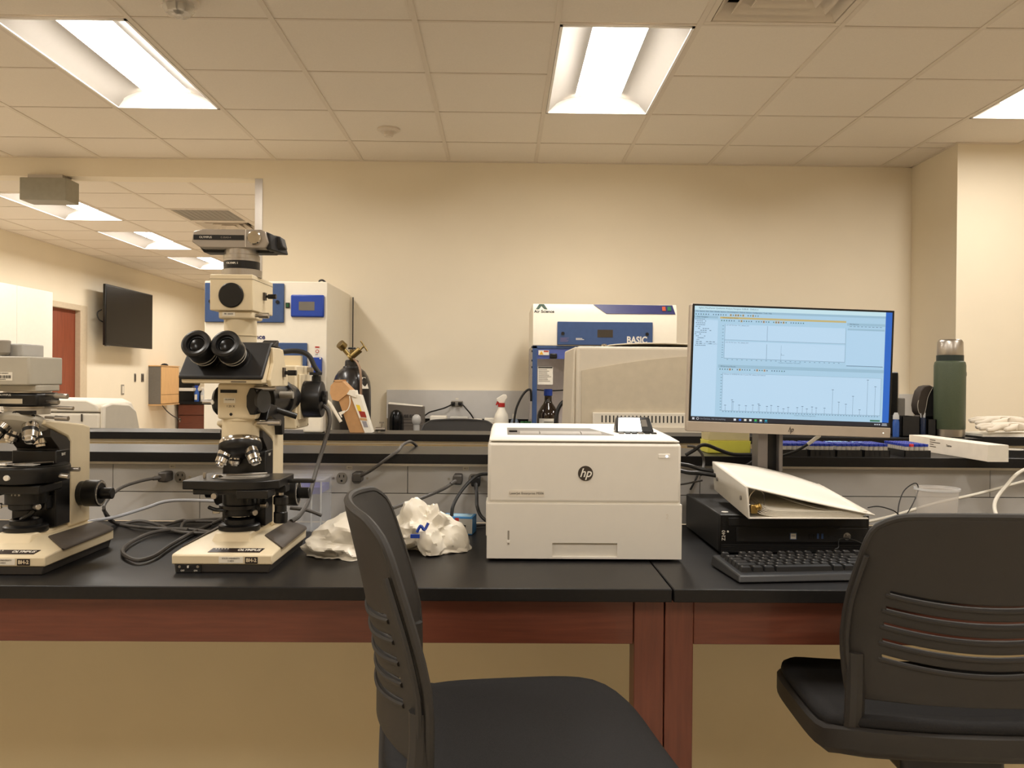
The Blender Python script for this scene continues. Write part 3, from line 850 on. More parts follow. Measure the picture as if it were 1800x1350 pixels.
# ------------------------------------------------------------------ keyboard
t = thing('keyboard', 'black computer keyboard in front of the desktop computer case', 'keyboard', (.462, 1.618, BT), .10)
KM = pm('keyboard_black', (36, 36, 37), .45)
MB().hexa([(-.004, -.008, .002), (.44, -.008, .002), (.44, .152, .002), (-.004, .152, .002), (0, 0, .015), (.436, 0, .015), (.436, .15, .024), (0, .15, .024)]).build('base', KM, t, bevel=.003)
kz = lambda y: .015 + y * .06
keys = []
def row(y, h, ws, x0=.012):
    x = x0
    for wk in ws:
        if wk > 0:
            keys.append((x, y, wk * .019 - .0025, h))
        x += abs(wk) * .019
row(.020, .016, [1.25, 1.25, 1.25, 6.25, 1.25, 1.25, 1.25, -.25, 1, 1, 1, -.25, 2, 1])
row(.039, .016, [2.25] + [1] * 10 + [2.75, -1.25, 1, -1.25, 1, 1, 1])
row(.058, .016, [1.75] + [1] * 11 + [2.25, -3.5, 1, 1, 1])
row(.077, .016, [1.5] + [1] * 12 + [1.5, -.25, 1, 1, 1, -.25, 1, 1, 1])
row(.096, .016, [1] * 13 + [2, -.25, 1, 1, 1, -.25, 1, 1, 1])
row(.123, .014, [1, -1, 1, 1, 1, 1, -.5, 1, 1, 1, 1, -.5, 1, 1, 1, 1, -.25, 1, 1, 1])
kcache = {}
for x, y, wk, h in keys:
    if x + wk > .43: continue
    k = (round(wk, 4), h)
    if k not in kcache:
        kcache[k] = MB().hexa([(0, 0, 0), (wk, 0, 0), (wk, h, .001), (0, h, .001), (.002, .0015, .009), (wk - .002, .0015, .009), (wk - .002, h - .002, .0105), (.002, h - .002, .0105)]).build('key', BLACKM, t, loc=(x, y, kz(y)))
    else:
        dup(kcache[k], (x, y, kz(y)))
lg = MB()
for x, y, wk, h in keys:
    if x + wk > .43: continue
    lg.add([(x + .004, y + .008, kz(y) + .0102), (x + .0068, y + .008, kz(y) + .0102), (x + .0068, y + .0112, kz(y) + .0106), (x + .004, y + .0112, kz(y) + .0106)], [(0, 1, 2, 3)])
lg.build('key_legends', pm('legend_grey', (120, 116, 112), .6), t, ang=0, solid=.0004)
kc = MB().tube([(.72, 1.80, .945), (.735, 1.82, .945), (.755, 1.862, .955), (.79, 1.86, .952), (.86, 1.84, .92), (.95, 1.9, .918)], .0016, n=6).build('cord', CABLEB, t)
kc.matrix_parent_inverse = t.matrix_basis.inverted()

# ------------------------------------------------------------------ ring binder
t = thing('ring_binder', 'open-edged white three-ring binder lying on the computer case', 'binder', (.535, 1.81, BT + .093))
BW = pm('binder_white_vinyl', (236, 230, 218), .4, var=.015)
lift = .052                         # rear end is propped on cables
def bz(y, z): return z + max(0, y) * .085
def slab(p, nm, mat, bevel=.0015, par=None):
    return MB().hexa(p).build(nm, mat, par or t, bevel=bevel)
L = .295
slab([(0, 0, bz(0, 0)), (.004, 0, bz(0, 0)), (.004, L, bz(L, 0)), (0, L, bz(L, 0)), (-.006, 0, .070), (-.001, 0, .070), (-.001, L, bz(L, .070)), (-.006, L, bz(L, .070))], 'spine', BW)
slab([(.0, 0, bz(0, 0)), (.262, 0, bz(0, .001)), (.262, L, bz(L, .001)), (0, L, bz(L, 0)), (0, 0, .003), (.262, 0, .004), (.262, L, bz(L, .004)), (0, L, bz(L, .003))], 'back_cover', BW)
def cover(u, v):
    y = v * L
    z = .070 - .060 * u - .002 * math.sin(u * PI) * (1 - v) + .012 * math.sin(u * PI) * v
    return (-.005 + u * .28, y, bz(y, z))
MB().grid(cover, 14, 8).build('front_cover', BW, t, solid=.003, ang=60)
MB().grid(lambda u, v: (.03 + u * .235, .008 + v * (L - .014), bz(v * L, .062 - .052 * u - .012 * math.sin(u * PI))), 10, 4).build('divider_sheet', PAPER, t, ang=60)
for i in range(6):
    z0 = .004 + i * .0022
    def pg(u, v, z0=z0, i=i):
        x = .012 + .006 * i + u * (.24 - .004 * i)
        return (x, .006 + v * (L - .012), bz(v * L, z0 + .016 * math.exp(-u * 14) * (1 - .12 * i) + .002 * u))
    MB().grid(pg, 16, 2).build('page_stack', PAPER, t, solid=.0016, ang=60)
for y in (.04, .147, .255):
    MB().tube([(.012, y, bz(y, .012)), (.014, y, bz(y, .04)), (.03, y, bz(y, .056)), (.045, y, bz(y, .045)), (.046, y, bz(y, .02)), (.04, y, bz(y, .006))], .0013, n=6).build('ring', CHROME, t)
MB().box(.004, .024, .02, L - .02, .018, .030).build('ring_rail', CHROME, t, bevel=.002)
m = MB().lathe([(.004, 0), (.008, .003), (.006, .008), (.009, .012), (.004, .016)], c=(.014, .006, .024), d=(.9, -.1, .2), n=12)
m.box(.006, .02, .0, .012, .012, .03)
m.build('ring_lever', pm('gold_brass', (196, 164, 96), .3, .9), t, bevel=.001)
for y in (.045, .25):
    MB().cyl((-.0055, y, bz(y, .036)), (-.0035, y, bz(y, .036)), .005, n=16).build('rivet', STEEL, t)

# ------------------------------------------------------------------ monitor
t = thing('computer_monitor', 'wide silver-framed computer monitor showing a blue chart window', 'monitor', (.7175, 2.13, BT + .0912))
rl = .026
hd = bpy.data.objects.new('display_panel', None)
mw, mh = .2545, .318
PC = (0, -.05, .3273)
R = Matrix.Translation(PC) @ Matrix.Rotation(rl, 4, 'Y')
def hb(nm, mat, x0, x1, y0, y1, z0, z1, par=None, bevel=.0015):
    o = MB().box(x0, x1, y0, y1, z0, z1).build(nm, mat, par, bevel=bevel)
    return o
panel = hb('display_panel', SILVERP, -mw, mw, .004, .03, -.159, .159, t, .004)
panel.matrix_local = R
bz0 = -.159 + .0255
hb('screen_border', BLACK, -mw + .004, mw - .001, .0005, .0045, bz0, .1585, panel, .0008)
hb('lower_bezel', SILVERP, -mw, mw, .0, .005, -.159, bz0, panel, .0015)
hb('rear_housing', BLACKM, -.16, .16, .03, .055, -.1, .1, panel, .006)
text('hp', .019, (.004, -.0006, -.1465), INK, panel, shear=.5, sx=.7)
MB().cyl((.236, -.0008, -.147), (.236, 0, -.147), .0018, n=10).build('power_led', emit_mat('pale_led', (255, 250, 235), 1.2), panel)
# stand
MB().box(-.072, -.046, -.02, .03, .009, .27).build('stand_column', pm('stand_grey', (112, 106, 102), .45, .2), t, bevel=.002)
MB().box(-.046, -.018, .002, .02, .009, .31).build('stand_channel', BLACK, t)
MB().box(-.018, -.008, -.02, .03, .009, .27).build('stand_column', MATS['stand_grey'], t, bevel=.002)
MB().box(-.07, .0, .01, .03, .25, .36).build('stand_head', BLACK, t, bevel=.002)
MB().lathe([(.1, 0), (.1, .008), (.095, .01)], c=(-.04, -.03, 0), n=40).build('stand_base', MATS['stand_grey'], t)
# on-screen window: flat print, emissive
SW0, SW1, SH0, SH1 = -mw + .009, mw - .006, bz0 + .002, .1535
sm = {}
def ecol(rgb):
    if rgb not in sm:
        sm[rgb] = emit_mat('screen_%02x%02x%02x' % rgb, rgb, .86)
    return sm[rgb]
scr = {'order': [], 'mb': {}}
def R_(u0, u1, v0, v1, rgb, lay=1):
    key = (rgb, lay)
    if key not in scr['mb']:
        scr['mb'][key] = MB()
    x0, x1 = SW0 + u0 * (SW1 - SW0), SW0 + u1 * (SW1 - SW0)
    z0, z1 = SH1 - v1 * (SH1 - SH0), SH1 - v0 * (SH1 - SH0)
    y = .0004 - lay * .00025
    scr['mb'][key].add([(x0, y, z0), (x1, y, z0), (x1, y, z1), (x0, y, z1)], [(0, 1, 2, 3)])
BG, WHT, HDR, DK, GLD, ORN = (178, 216, 240), (196, 228, 252), (160, 198, 220), (96, 124, 150), (206, 186, 124), (216, 168, 104)
R_(0, .967, 0, .963, BG, 0)
R_(.967, 1, 0, .963, (28, 104, 204), 0)
R_(0, 1, .963, 1, (24, 28, 40), 0)
R_(0, .967, 0, .036, (206, 238, 248)); R_(0, .967, .036, .055, HDR)
R_(0, .12, .085, .105, HDR); R_(0, .12, .12, .955, WHT)
R_(.13, .767, .088, .104, GLD); R_(.156, .766, .153, .287, WHT); R_(.156, .766, .30, .448, WHT)
R_(.772, .965, .105, .127, HDR); R_(.772, .965, .15, .475, (186, 222, 248)); R_(.775, .96, .476, .481, DK)
R_(.128, .967, .505, .533, HDR); R_(.153, .955, .58, .905, WHT)
for (u0, u1, v0, v1) in ((.156, .7665, .2865, .2885), (.1555, .1567, .15, .449), (.766, .767, .15, .449), (.156, .767, .447, .4495), (.153, .955, .9035, .9055), (.1525, .1535, .575, .905), (.1525, .955, .5785, .5795), (.954, .955, .58, .905), (.3698, .3712, .158, .286), (.369, .3705, .315, .447), (.4425, .4433, .32, .46)):
    R_(u0, u1, v0, v1, DK, 2)
for i in range(24):
    R_(.17 + i * .0245, .177 + i * .0245, .457, .461, DK, 2)
for i in range(56):
    R_(.157 + i * .0142, .164 + i * .0142, .911, .916, DK, 2)
for v0, v1, n in ((.165, .28, 5), (.31, .44, 7), (.59, .90, 13)):
    for i in range(n):
        v = v0 + (v1 - v0) * i / (n - 1)
        R_(.143, .15, v, v + .004, DK, 2)
PK = [(1205, 795), (1255, 895), (1310, 912), (1363, 848), (1473, 716), (1533, 770), (432, 878), (440, 893), (1417, 957), (637, 911), (645, 922), (735, 923), (788, 930), (380, 920), (488, 920), (540, 925), (593, 920), (702, 930), (866, 938), (936, 940), (975, 930), (1050, 934), (1082, 942), (1146, 944), (830, 950), (1010, 950)]
for x, y in PK:
    u = (x - 120) / 1525; v = (y - 112 - (x - 120) * .034) / 925
    R_(u - .0006, u + .0006, v, .904, DK, 2)
    if v < .88:
        R_(u - .005, u + .005, v - .009, v - .004, DK, 2)
random.seed(3)
for i, (ind, ln) in enumerate(((.005, .05), (.012, .05), (.008, .06), (.012, .045), (.008, .03), (.02, .07), (.02, .07), (.006, .06), (.004, .07), (.01, .05), (.02, .03), (.008, .02), (.012, .1), (.012, .1), (.008, .055))):
    v = .112 + i * .0163
    for k in range(6):
        a = ind + ln * k / 6
        if random.random() < .85: R_(a, a + ln / 6 * .75, v, v + .006, (110, 138, 160), 2)
    if i in (10, 13): R_(.03, .03 + ln * .9, v - .003, v + .009, (130, 150, 168), 1)
for v, u0, n, hot in ((.072, .008, 26, (13, 14, 16, 17, 19, 23)), (.121, .138, 34, (8, 17, 22, 23, 25)), (.545, .138, 28, (4, 8, 15, 18))):
    for i in range(n):
        u = u0 + i * .0125
        if i % 7 == 6: continue
        if i in hot: R_(u - .0045, u + .0045, v - .009, v + .009, ORN, 2)
        R_(u - .0025, u + .0025, v - .005, v + .005, random.choice(((70, 96, 120), (90, 120, 140), (66, 120, 110))), 3)
R_(.445, .46, .405, .407, DK, 2); R_(.4445, .4455, .39, .41, DK, 2)
R_(.905, .955, .943, .957, (44, 120, 84), 2)
for i in range(9): R_(.785 + i * .019, .797 + i * .019, .132, .136, DK, 2)
R_(.775, .963, .152, .168, HDR, 2)
for i, c in enumerate(((235, 240, 246), (58, 120, 220), (240, 236, 220), (236, 240, 244), (60, 190, 90), (230, 236, 226), (40, 160, 180))):
    u = .222 + i * .0262
    R_(u - .006, u + .006, .973, .99, c, 2)
    if i > 3: R_(u - .009, u + .009, .996, .9985, (90, 150, 210), 2)
for k in range(4):
    a, b = k % 2, k // 2
    R_(.007 + a * .0055, .012 + a * .0055, .973 + b * .0095, .981 + b * .0095, (240, 244, 250), 2)
for i in range(3): R_(.928 + i * .011, .935 + i * .011, .976, .987, (200, 206, 214), 2)
R_(.967, .99, .972, .978, (200, 206, 214), 2); R_(.965, .992, .984, .990, (200, 206, 214), 2)
order = sorted(scr['mb'], key=lambda k: k[1])
mball = MB(); mlist = []
for k in order:
    c = ecol(k[0])
    if c not in mlist: mlist.append(c)
    mball.cur = mlist.index(c)
    s = scr['mb'][k]
    mball.add(s.v, s.f)
screen = bpy.data.objects.new('screen', None)
me = bpy.data.meshes.new('screen'); me.from_pydata(mball.v, [], mball.f)
for c in mlist: me.materials.append(c)
me.polygons.foreach_set('material_index', mball.mi)
screen = bpy.data.objects.new('screen', me); COL.objects.link(screen); screen.parent = panel
def stext(b, size, u, v, rgb, align='LEFT'):
    return text(b, size, (SW0 + u * (SW1 - SW0), -.0006, SH1 - v * (SH1 - SH0)), ecol(rgb), screen, name='screen_text', align=align, depth=0)
stext('Agilent MassHunter Qualitative Analysis Navigator B.08.00 - Default.m', .0052, .02, .017, (70, 96, 116))
stext('File  Spectra  Edit  View  Identify  Spectra  Chromatograms  Method  Actions  Configuration  Tools  Help', .0044, .008, .046, (60, 84, 104))
stext('Data Navigator', .0046, .012, .095, (60, 80, 100))
stext('Chromatogram Results', .0042, .142, .0965, (110, 92, 40))
stext('MS Spectrum Results', .0044, .14, .52, (60, 80, 100))
stext('x10 +EI TIC Scan  TIC_default_0.D', .004, .16, .16, (96, 124, 150)); stext('x10 +EI TIC Scan  TIC_default_0.D', .004, .16, .31, (96, 124, 150))
stext('+EI Scan (rt: 8.404-8.496 min, 9 scans) TIC_default_0.D Subtract', .004, .157, .588, (96, 124, 150))
stext('Counts vs. Acquisition Time (min)', .004, .43, .472, (96, 124, 150)); stext('Counts vs. Mass-to-Charge (m/z)', .004, .52, .927, (96, 124, 150))
stext("I'm Cortana. Ask me anything.", .0052, .047, .982, (150, 158, 168))
stext('MS Peak List', .0044, .785, .115, (60, 80, 100))
# Cortana ring
m = MB(); N = 16
for i in range(N):
    a, b = 2 * PI * i / N, 2 * PI * (i + 1) / N
    cx, cz = SW0 + .034 * (SW1 - SW0), SH1 - .982 * (SH1 - SH0)
    m.add([(cx + r_ * math.cos(q_), -.0006, cz + r_ * math.sin(q_)) for q_, r_ in ((a, .0022), (b, .0022), (b, .0032), (a, .0032))], [(0, 1, 2, 3)])
m.build('search_ring', ecol((210, 214, 222)), screen, ang=0)

# ------------------------------------------------------------------ stool-height task chairs
def back_pt(u, z, off=0.0):
    """chair back surface; u -1..1 across, z height above the seat reference; returns local x,y,z"""
    k = max(0.0, min(1.0, z / .335))
    wd_ = .215 - .03 * max(0, (k - .5) / .5) ** 1.3 - .016 * max(0, (.3 - k) / .3)
    yc = -.048 * max(0, (k - .3) / .7) ** 1.25
    c_ = .066 - .018 * max(0, (k - .45) / .55)
    return Vector((u * wd_, yc + c_ * abs(u) ** 2.1 + off, z))
SLOTS = [.215, .188, .160, .132, .104]
def make_chair(label, loc, rotz):
    t = thing('task_chair', label, 'chair', loc, rotz)
    # back shell with five real slits that dip in the middle
    zs = [.02, .035, .05, .07, .09]
    for s in reversed(SLOTS):
        zs += [s - .003, s + .003, s + .014]
    zs += [.25, .275, .30, .318, .328, .335]
    zs = sorted(set(round(z, 4) for z in zs))
    us = [-1 + 2 * i / 32 for i in range(33)]
    def zz_(u, z):
        dip = .018 * (1 - min(1, abs(u) / .85) ** 2) * max(0, min(1, (z - .05) / .05)) * max(0, min(1, (.29 - z) / .06))
        top_ = max(0, (z - .255) / .08)
        crn = .022 * max(0, (abs(u) - .78) / .22) ** 2 * top_
        hump = .010 * (1 - u * u) * top_
        low = .010 * (1 - u * u) * max(0, (.05 - z) / .03)
        return z - dip - crn + hump + low
    m = MB()
    m.v = [tuple(back_pt(u, zz_(u, z))) for z in zs for u in us]
    n = len(us)
    for j in range(len(zs) - 1):
        slit = any(abs(zs[j] - (s - .003)) < 1e-4 for s in SLOTS)
        for i in range(n - 1):
            if slit and abs((us[i] + us[i + 1]) / 2) < .78:
                continue
            m.f.append((j * n + i, j * n + i + 1, (j + 1) * n + i + 1, (j + 1) * n + i)); m.mi.append(0)
    bk = m.build('backrest', CHAIRP, t, solid=.009, ang=50, bevel=.002)
    for s in SLOTS:
        MB().tube([back_pt(u, zz_(u, s - .0065), -.005) for u in [-.78 + 1.56 * i / 12 for i in range(13)]], .0034, n=6, sub=2).build('slot_lip', CHAIRP, bk)
    # rolled rim along the top and sides
    rim = [back_pt(s_, z) for s_, z in [(-1, z) for z in (.025, .07, .13, .2, .26, .295)]]
    rim += [back_pt(u, zz_(u, .335)) for u in [-.97 + 1.94 * i / 16 for i in range(17)]]
    rim += [back_pt(1, z) for z in (.295, .26, .2, .13, .07, .025)]
    MB().tube(rim, .0062, n=8, sub=2).build('rim', CHAIRP, bk)
    # side frames: twin rails and the upright into the seat shell
    for s in (-1, 1):
        MB().tube([back_pt(s * .99, z, -.012) for z in (.27, .23, .18, .12, .07)], .0045, n=6, sub=3).build('side_rail', CHAIRP, bk)
        a = back_pt(s * .95, .05, -.004)
        up = MB().tube([a + Vector((0, 0, .05)), a, Vector((s * .20, .05, -.01)), Vector((s * .2, .06, -.05))], .016, n=10, sub=4)
        up.build('upright', CHAIRP, t)
    # seat shell and cushion
    def outline(g):
        pts = []
        for i in range(64):
            a = 2 * PI * i / 64
            c_, s_ = math.cos(a), math.sin(a)
            e = 4.2
            r_ = (abs(c_) ** e + abs(s_) ** e) ** (-1 / e)
            pts.append((r_ * c_ * (.25 - g), .225 + r_ * s_ * (.225 - g)))
        return pts
    def ring(g, z):
        out = []
        for x, y in outline(g):
            f = max(0, (y - .36) / .1)
            out.append((x, y, z - .022 * f * f + .012 * (x / .23) ** 2 * (1 if z > -.06 else .6) + .036 * max(0, (.09 - y) / .09)))
        return out
    def stack(levels):
        m = MB()
        rs = [ring(g, z) for g, z in levels]
        n2 = len(rs[0])
        for r_ in rs: m.v += r_
        for k in range(len(rs) - 1):
            for i in range(n2):
                j = (i + 1) % n2
                m.f.append((k * n2 + i, k * n2 + j, (k + 1) * n2 + j, (k + 1) * n2 + i)); m.mi.append(0)
        m.f.append(tuple(range(n2 - 1, -1, -1))); m.mi.append(0)
        m.f.append(tuple(range((len(rs) - 1) * n2, len(rs) * n2))); m.mi.append(0)
        return m
    stack([(.05, -.098), (.012, -.094), (.0, -.085), (.0, -.058), (.006, -.052)]).build('seat_shell', CHAIRP, t, ang=45)
    stack([(.012, -.054), (.007, -.046), (.009, -.036), (.02, -.028), (.05, -.0245), (.1, -.024)]).build('seat_cushion', CHAIRF, t, ang=60)
    # mechanism, gas lift, foot ring and five-star base
    MB().box(-.09, .09, .12, .32, -.14, -.097).build('tilt_mechanism', BLACK, t, bevel=.01)
    MB().tube([(.08, .2, -.12), (.16, .2, -.125), (.22, .2, -.12)], .006).build('lift_lever', BLACK, t)
    zf = -loc[2]
    MB().cyl((0, .225, -.14), (0, .225, zf + .38), .014).cyl((0, .225, zf + .38), (0, .225, zf + .09), .025).build('gas_lift', BLACK, t)
    m = MB()
    pts = [(.2 * math.cos(2 * PI * i / 24), .225 + .2 * math.sin(2 * PI * i / 24), zf + .28) for i in range(25)]
    m.tube(pts, .01, n=8, sub=2)
    for k in range(4):
        a = PI / 4 + k * PI / 2
        m.cyl((0.02 * math.cos(a), .225 + .02 * math.sin(a), zf + .28), (.2 * math.cos(a), .225 + .2 * math.sin(a), zf + .28), .007, n=8)
    m.build('foot_ring', STEEL, t)
    for k in range(5):
        a = k * 2 * PI / 5 + .3
        c_, s_ = math.cos(a), math.sin(a)
        MB().cyl((0, .225, zf + .11), (.3 * c_, .225 + .3 * s_, zf + .065), .024, .015, n=10).build('base_arm', BLACK, t)
        MB().cyl((.3 * c_ - .02 * s_, .225 + .3 * s_ + .02 * c_, zf + .03), (.3 * c_ + .02 * s_, .225 + .3 * s_ - .02 * c_, zf + .03), .03, n=16).cyl((.3 * c_, .225 + .3 * s_, zf + .03), (.3 * c_, .225 + .3 * s_, zf + .065), .01, n=8).build('caster', BLACK, t)
    return t
make_chair('black plastic task chair seen side-on in front of the printer', (-.181, 1.262, .780), -PI / 2 + .13)
make_chair('black plastic task chair seen from behind at the right, before the keyboard', (.792, 1.34, .752), -.05)
make_chair('dark task chair beyond the ledges, only the top of its back showing', (-.235, 4.53, .74), PI)

# ------------------------------------------------------------------ microscopes
def make_stand(t, plate_text='BHT'):
    """base, arm, focus knobs and field lens shared by the two stands; local origin at the middle of the front edge"""
    b = MB()
    A = [(-.1, 0, .036), (.1, 0, .036), (.1, .05, .039), (.1, .29, .042), (-.1, .29, .042), (-.1, .05, .039), (-.06, .078, .06), (.06, .078, .06), (.06, .29, .057), (-.06, .29, .057)]
    lo = [(x, y, .017) for x, y, z in A[:6]]
    n = len(A)
    b.add(A + lo, [(0, 1, 7, 6), (1, 2, 7), (2, 3, 8, 7), (3, 4, 9, 8), (4, 5, 6, 9), (5, 0, 6), (7, 8, 9, 6),
                   (0, 10, 11, 1), (1, 11, 12, 2), (2, 12, 13, 3), (3, 13, 14, 4), (4, 14, 15, 5), (5, 15, 10, 0), (10, 15, 14, 13, 12, 11)])
    base = b.build('base', CREAM, t, bevel=.0025, seg=2)
    MB().hexa([(-.094, .004, 0), (.092, .004, 0), (.092, .285, 0), (-.094, .285, 0), (-.096, .003, .0172), (.096, .003, .0172), (.096, .287, .0172), (-.096, .287, .0172)]).build('base_tray', pm('tray_dark_grey', (58, 54, 50), .5), t, bevel=.002)
    MB().hexa([(-.04, .052, .05), (.04, .052, .05), (.044, .288, .055), (-.044, .288, .055), (-.037, .066, .069), (.037, .066, .069), (.04, .288, .066), (-.04, .288, .066)]).build('base_deck', CREAM, t, bevel=.003)
    for s in (-1, 1):
        m = MB()
        q = [(.1005, .062, .041), (.1005, .283, .0435), (.062, .283, .0585), (.062, .082, .0615), (.103, .066, .036), (.103, .28, .0385)]
        q = [(s * x, y, z) for x, y, z in q]
        m.add(q, [(0, 1, 2, 3), (0, 4, 5, 1)])
        m.build('armrest_pad', DGREY, t, solid=.003, bevel=.001)
    # printed strip on the sloping front, badge and property sticker on the front edge
    sl = math.atan2(.024, .078)
    def fs(x, y, off=.0006): return (x, y, .036 + y * .024 / .078 + off)
    st = MB().add([fs(-.032, .010), fs(.072, .010), fs(.078, .026), fs(-.026, .026)], [(0, 1, 2, 3)]).build('name_strip', pm('strip_black', (40, 30, 26), .4), t, ang=0, solid=.0006)
    text('OLYMPUS', .0105, fs(.048, .018, .0012), WINK, st, rot=(sl, 0, 0), shear=.25, bold=.0002)
    for i in range(5):
        MB().add([fs(-.02 + i * .006, .021, .0012), fs(-.018 + i * .006, .021, .0012), fs(-.018 + i * .006, .024, .0012), fs(-.02 + i * .006, .024, .0012)], [(0, 1, 2, 3)]).build('scale_mark', WINK, st, ang=0)
    bd = MB().box(.046, .071, -.0008, .001, .0195, .0325).build('badge', pm('strip_black', (40, 30, 26), .4), t)
    text('BH-2', .0098, (.0585, -.001, .026), pm('badge_cream', (222, 206, 176), .5), bd, bold=.0003)
    sk = MB().box(-.006, .042, -.0007, .001, .0205, .033).build('property_sticker', PAPER, t)
    text('STATE UNIVERSITY', .0042, (.018, -.0009, .0295), MATS['grey_ink'], sk)
    text('114251', .0045, (.018, -.0009, .0245), MATS['grey_ink'], sk)
    sw = MB().box(-.09, -.042, .0005, .004, .001, .0168).build('switch_plate', RUBBER, t)
    text('OFF', .0045, (-.078, .0002, .0045), WINK, sw); text('ON', .0045, (-.052, .0002, .0045), WINK, sw)
    for x in (-.084, -.048):
        MB().cyl((x, -.0005, .0125), (x, .001, .0125), .0028, n=12).build('screw', STEEL, sw)
    MB().box(-.068, -.0655, -.003, .001, .0105, .0145).build('toggle', WINK, sw)
    # field lens
    fl = MB().lathe([(.041, .066), (.0425, .069), (.0425, .078), (.039, .081), (.031, .082), (.031, .091), (.028, .093), (.024, .093), (.022, .088), (0, .088)], c=(0, .112, 0), n=40).build('field_lens_ring', BLACK, t)
    MB().lathe([(.021, .0885), (.012, .091), (0, .092)], c=(0, .112, 0), n=24).build('lens_glass', GLASSD, fl)
    # arm
    MB().prism([(.289, .06), (.289, .275), (.26, .282), (.10, .300), (.095, .290), (.19, .258), (.2, .246), (.2, .06)], -.046, .046, 'x').build('arm', CREAM, t, bevel=.004)
    MB().prism([(.2, .07), (.2, .248), (.188, .256), (.12, .278), (.12, .262), (.155, .235), (.155, .07)], -.0455, .0455, 'x').build('arm_recess_shade', pm('recess_shade_brown_black', (44, 40, 36), .5), t, bevel=.001)  # recess filler; the shade under the arm's overhang is put into its colour
    fb = MB().box(-.0465, .0465, .140, .198, .07, .232).build('focus_block', BLACK, t, bevel=.002)
    text(plate_text, .0085, (.0468, .170, .222), WINK, fb, rot=SIDE)
    for s in (-1, 1):
        k = MB().cyl((s * .046, .245, .128), (s * .058, .245, .128), .027, n=32).cyl((s * .058, .245, .128), (s * .092, .245, .128), .0295, n=32).build('coarse_knob', BLACK, t, bevel=.0015)
        MB().lathe([(.0275, .0), (.0275, .0012), (.0235, .0012), (.0235, 0)], c=(s * .0915, .245, .128), d=(s, 0, 0), n=32).build('scale_ring', OUTL, k)
        for i in range(12):
            a = 2 * PI * i / 12
            MB().cyl((s * .0922, .245 + .0255 * math.cos(a), .128 + .0255 * math.sin(a)), (s * .0932, .245 + .0255 * math.cos(a), .128 + .0255 * math.sin(a)), .0012, n=6).build('scale_dot', WINK, k)
        MB().cyl((s * .092, .245, .128), (s * .118, .245, .128), .0128, n=24).build('fine_knob', BLACK, k, bevel=.0015)
    return base

def objective(par, c, d, rs=1.0, ln=1.0, matt=None):
    """stepped metal barrel from c along d"""
    c = Vector(c); d = Vector(d).normalized()
    o = MB().lathe([(.0125 * rs, -.004), (.0125 * rs, .016 * ln)], c=c, d=d, n=20).build('objective', matt or CHROME, par, ang=40)
    MB().lathe([(.0118 * rs, .016 * ln), (.0112 * rs, .023 * ln)], c=c, d=d, n=20).build('grip_ring', BLACK, o)
    MB().lathe([(.0116 * rs, .023 * ln), (.011 * rs, .034 * ln), (.008 * rs, .036 * ln), (.0075 * rs, .041 * ln), (.005 * rs, .043 * ln)], c=c, d=d, n=20).build('tip', matt or CHROME, o, ang=40)
    MB().lathe([(.0128 * rs, .004 * ln), (.0128 * rs, .0055 * ln)], c=c, d=d, n=20).build('colour_band', BLACK, o)
    return o

# ---- centre microscope with camera and lamp house
t = thing('microscope', 'cream compound microscope with a camera on top, in front of the tall hood', 'microscope', (-.556, 1.677, BT))
make_stand(t)
AY = .115
# stage
sg = MB().prism([(-.089, .024), (.05, .018), (.078, .03), (.10, .05), (.10, .17), (-.085, .17)], .163, .181, 'z').build('stage', BLACK, t, bevel=.002)
MB().box(-.07, .06, .03, .165, .152, .163).build('stage_carrier', BLACK, t, bevel=.002)
MB().prism([(.02, .02), (.085, .02), (.085, .075), (.05, .075)], .146, .163, 'z').build('stage_bracket', BLACK, sg, bevel=.002)
MB().lathe([(.058, .1815), (.058, .1825)], c=(.005, AY - .01, 0), n=36).build('stage_disc', pm('stage_plate_grey', (150, 144, 136), .35, .5), sg)
MB().box(-.035, .055, .085, .112, .1826, .1838).build('glass_slide', pm('slide_glass', (206, 202, 194), .1, .0), sg)
m = MB().tube([(.055, .12, .186), (.03, .10, .187), (.0, .088, .187), (-.02, .086, .186)], .0025, n=6)
m.build('slide_clip', STEEL, sg)
MB().lathe([(.012, .183), (.008, .187), (0, .188)], c=(-.036, .075, 0), n=18).build('clip_button', CHROME, sg)
MB().cyl((-.06, .07, .181), (-.06, .07, .192), .0032, n=10).build('stage_pin', STEEL, sg)
MB().lathe([(.0, .0), (.0055, 0), (.0065, .004), (.0055, .010), (0, .010)], c=(-.02, .018, .152), d=(0, -1, 0), n=14).build('lock_screw', STEEL, sg)
MB().box(.07, .1, .1, .135, .148, .164).build('drive_bracket', BLACK, sg, bevel=.002)
dk = MB().lathe([(.0135, .082), (.0145, .084), (.0145, .104), (.0125, .106), (.0125, .120), (.0155, .122), (.0155, .137), (.012, .139), (.005, .141), (.005, .165)], c=(.086, .115, 0), n=24).build('stage_drive_knob', BLACK, sg)
MB().cyl((.086, .115, .1395), (.086, .115, .146), .0062, n=12).build('drive_collar', STEEL, dk)
MB().box(.095, .155, .118, .135, .166, .174).build('specimen_arm', BLACK, sg, bevel=.002)
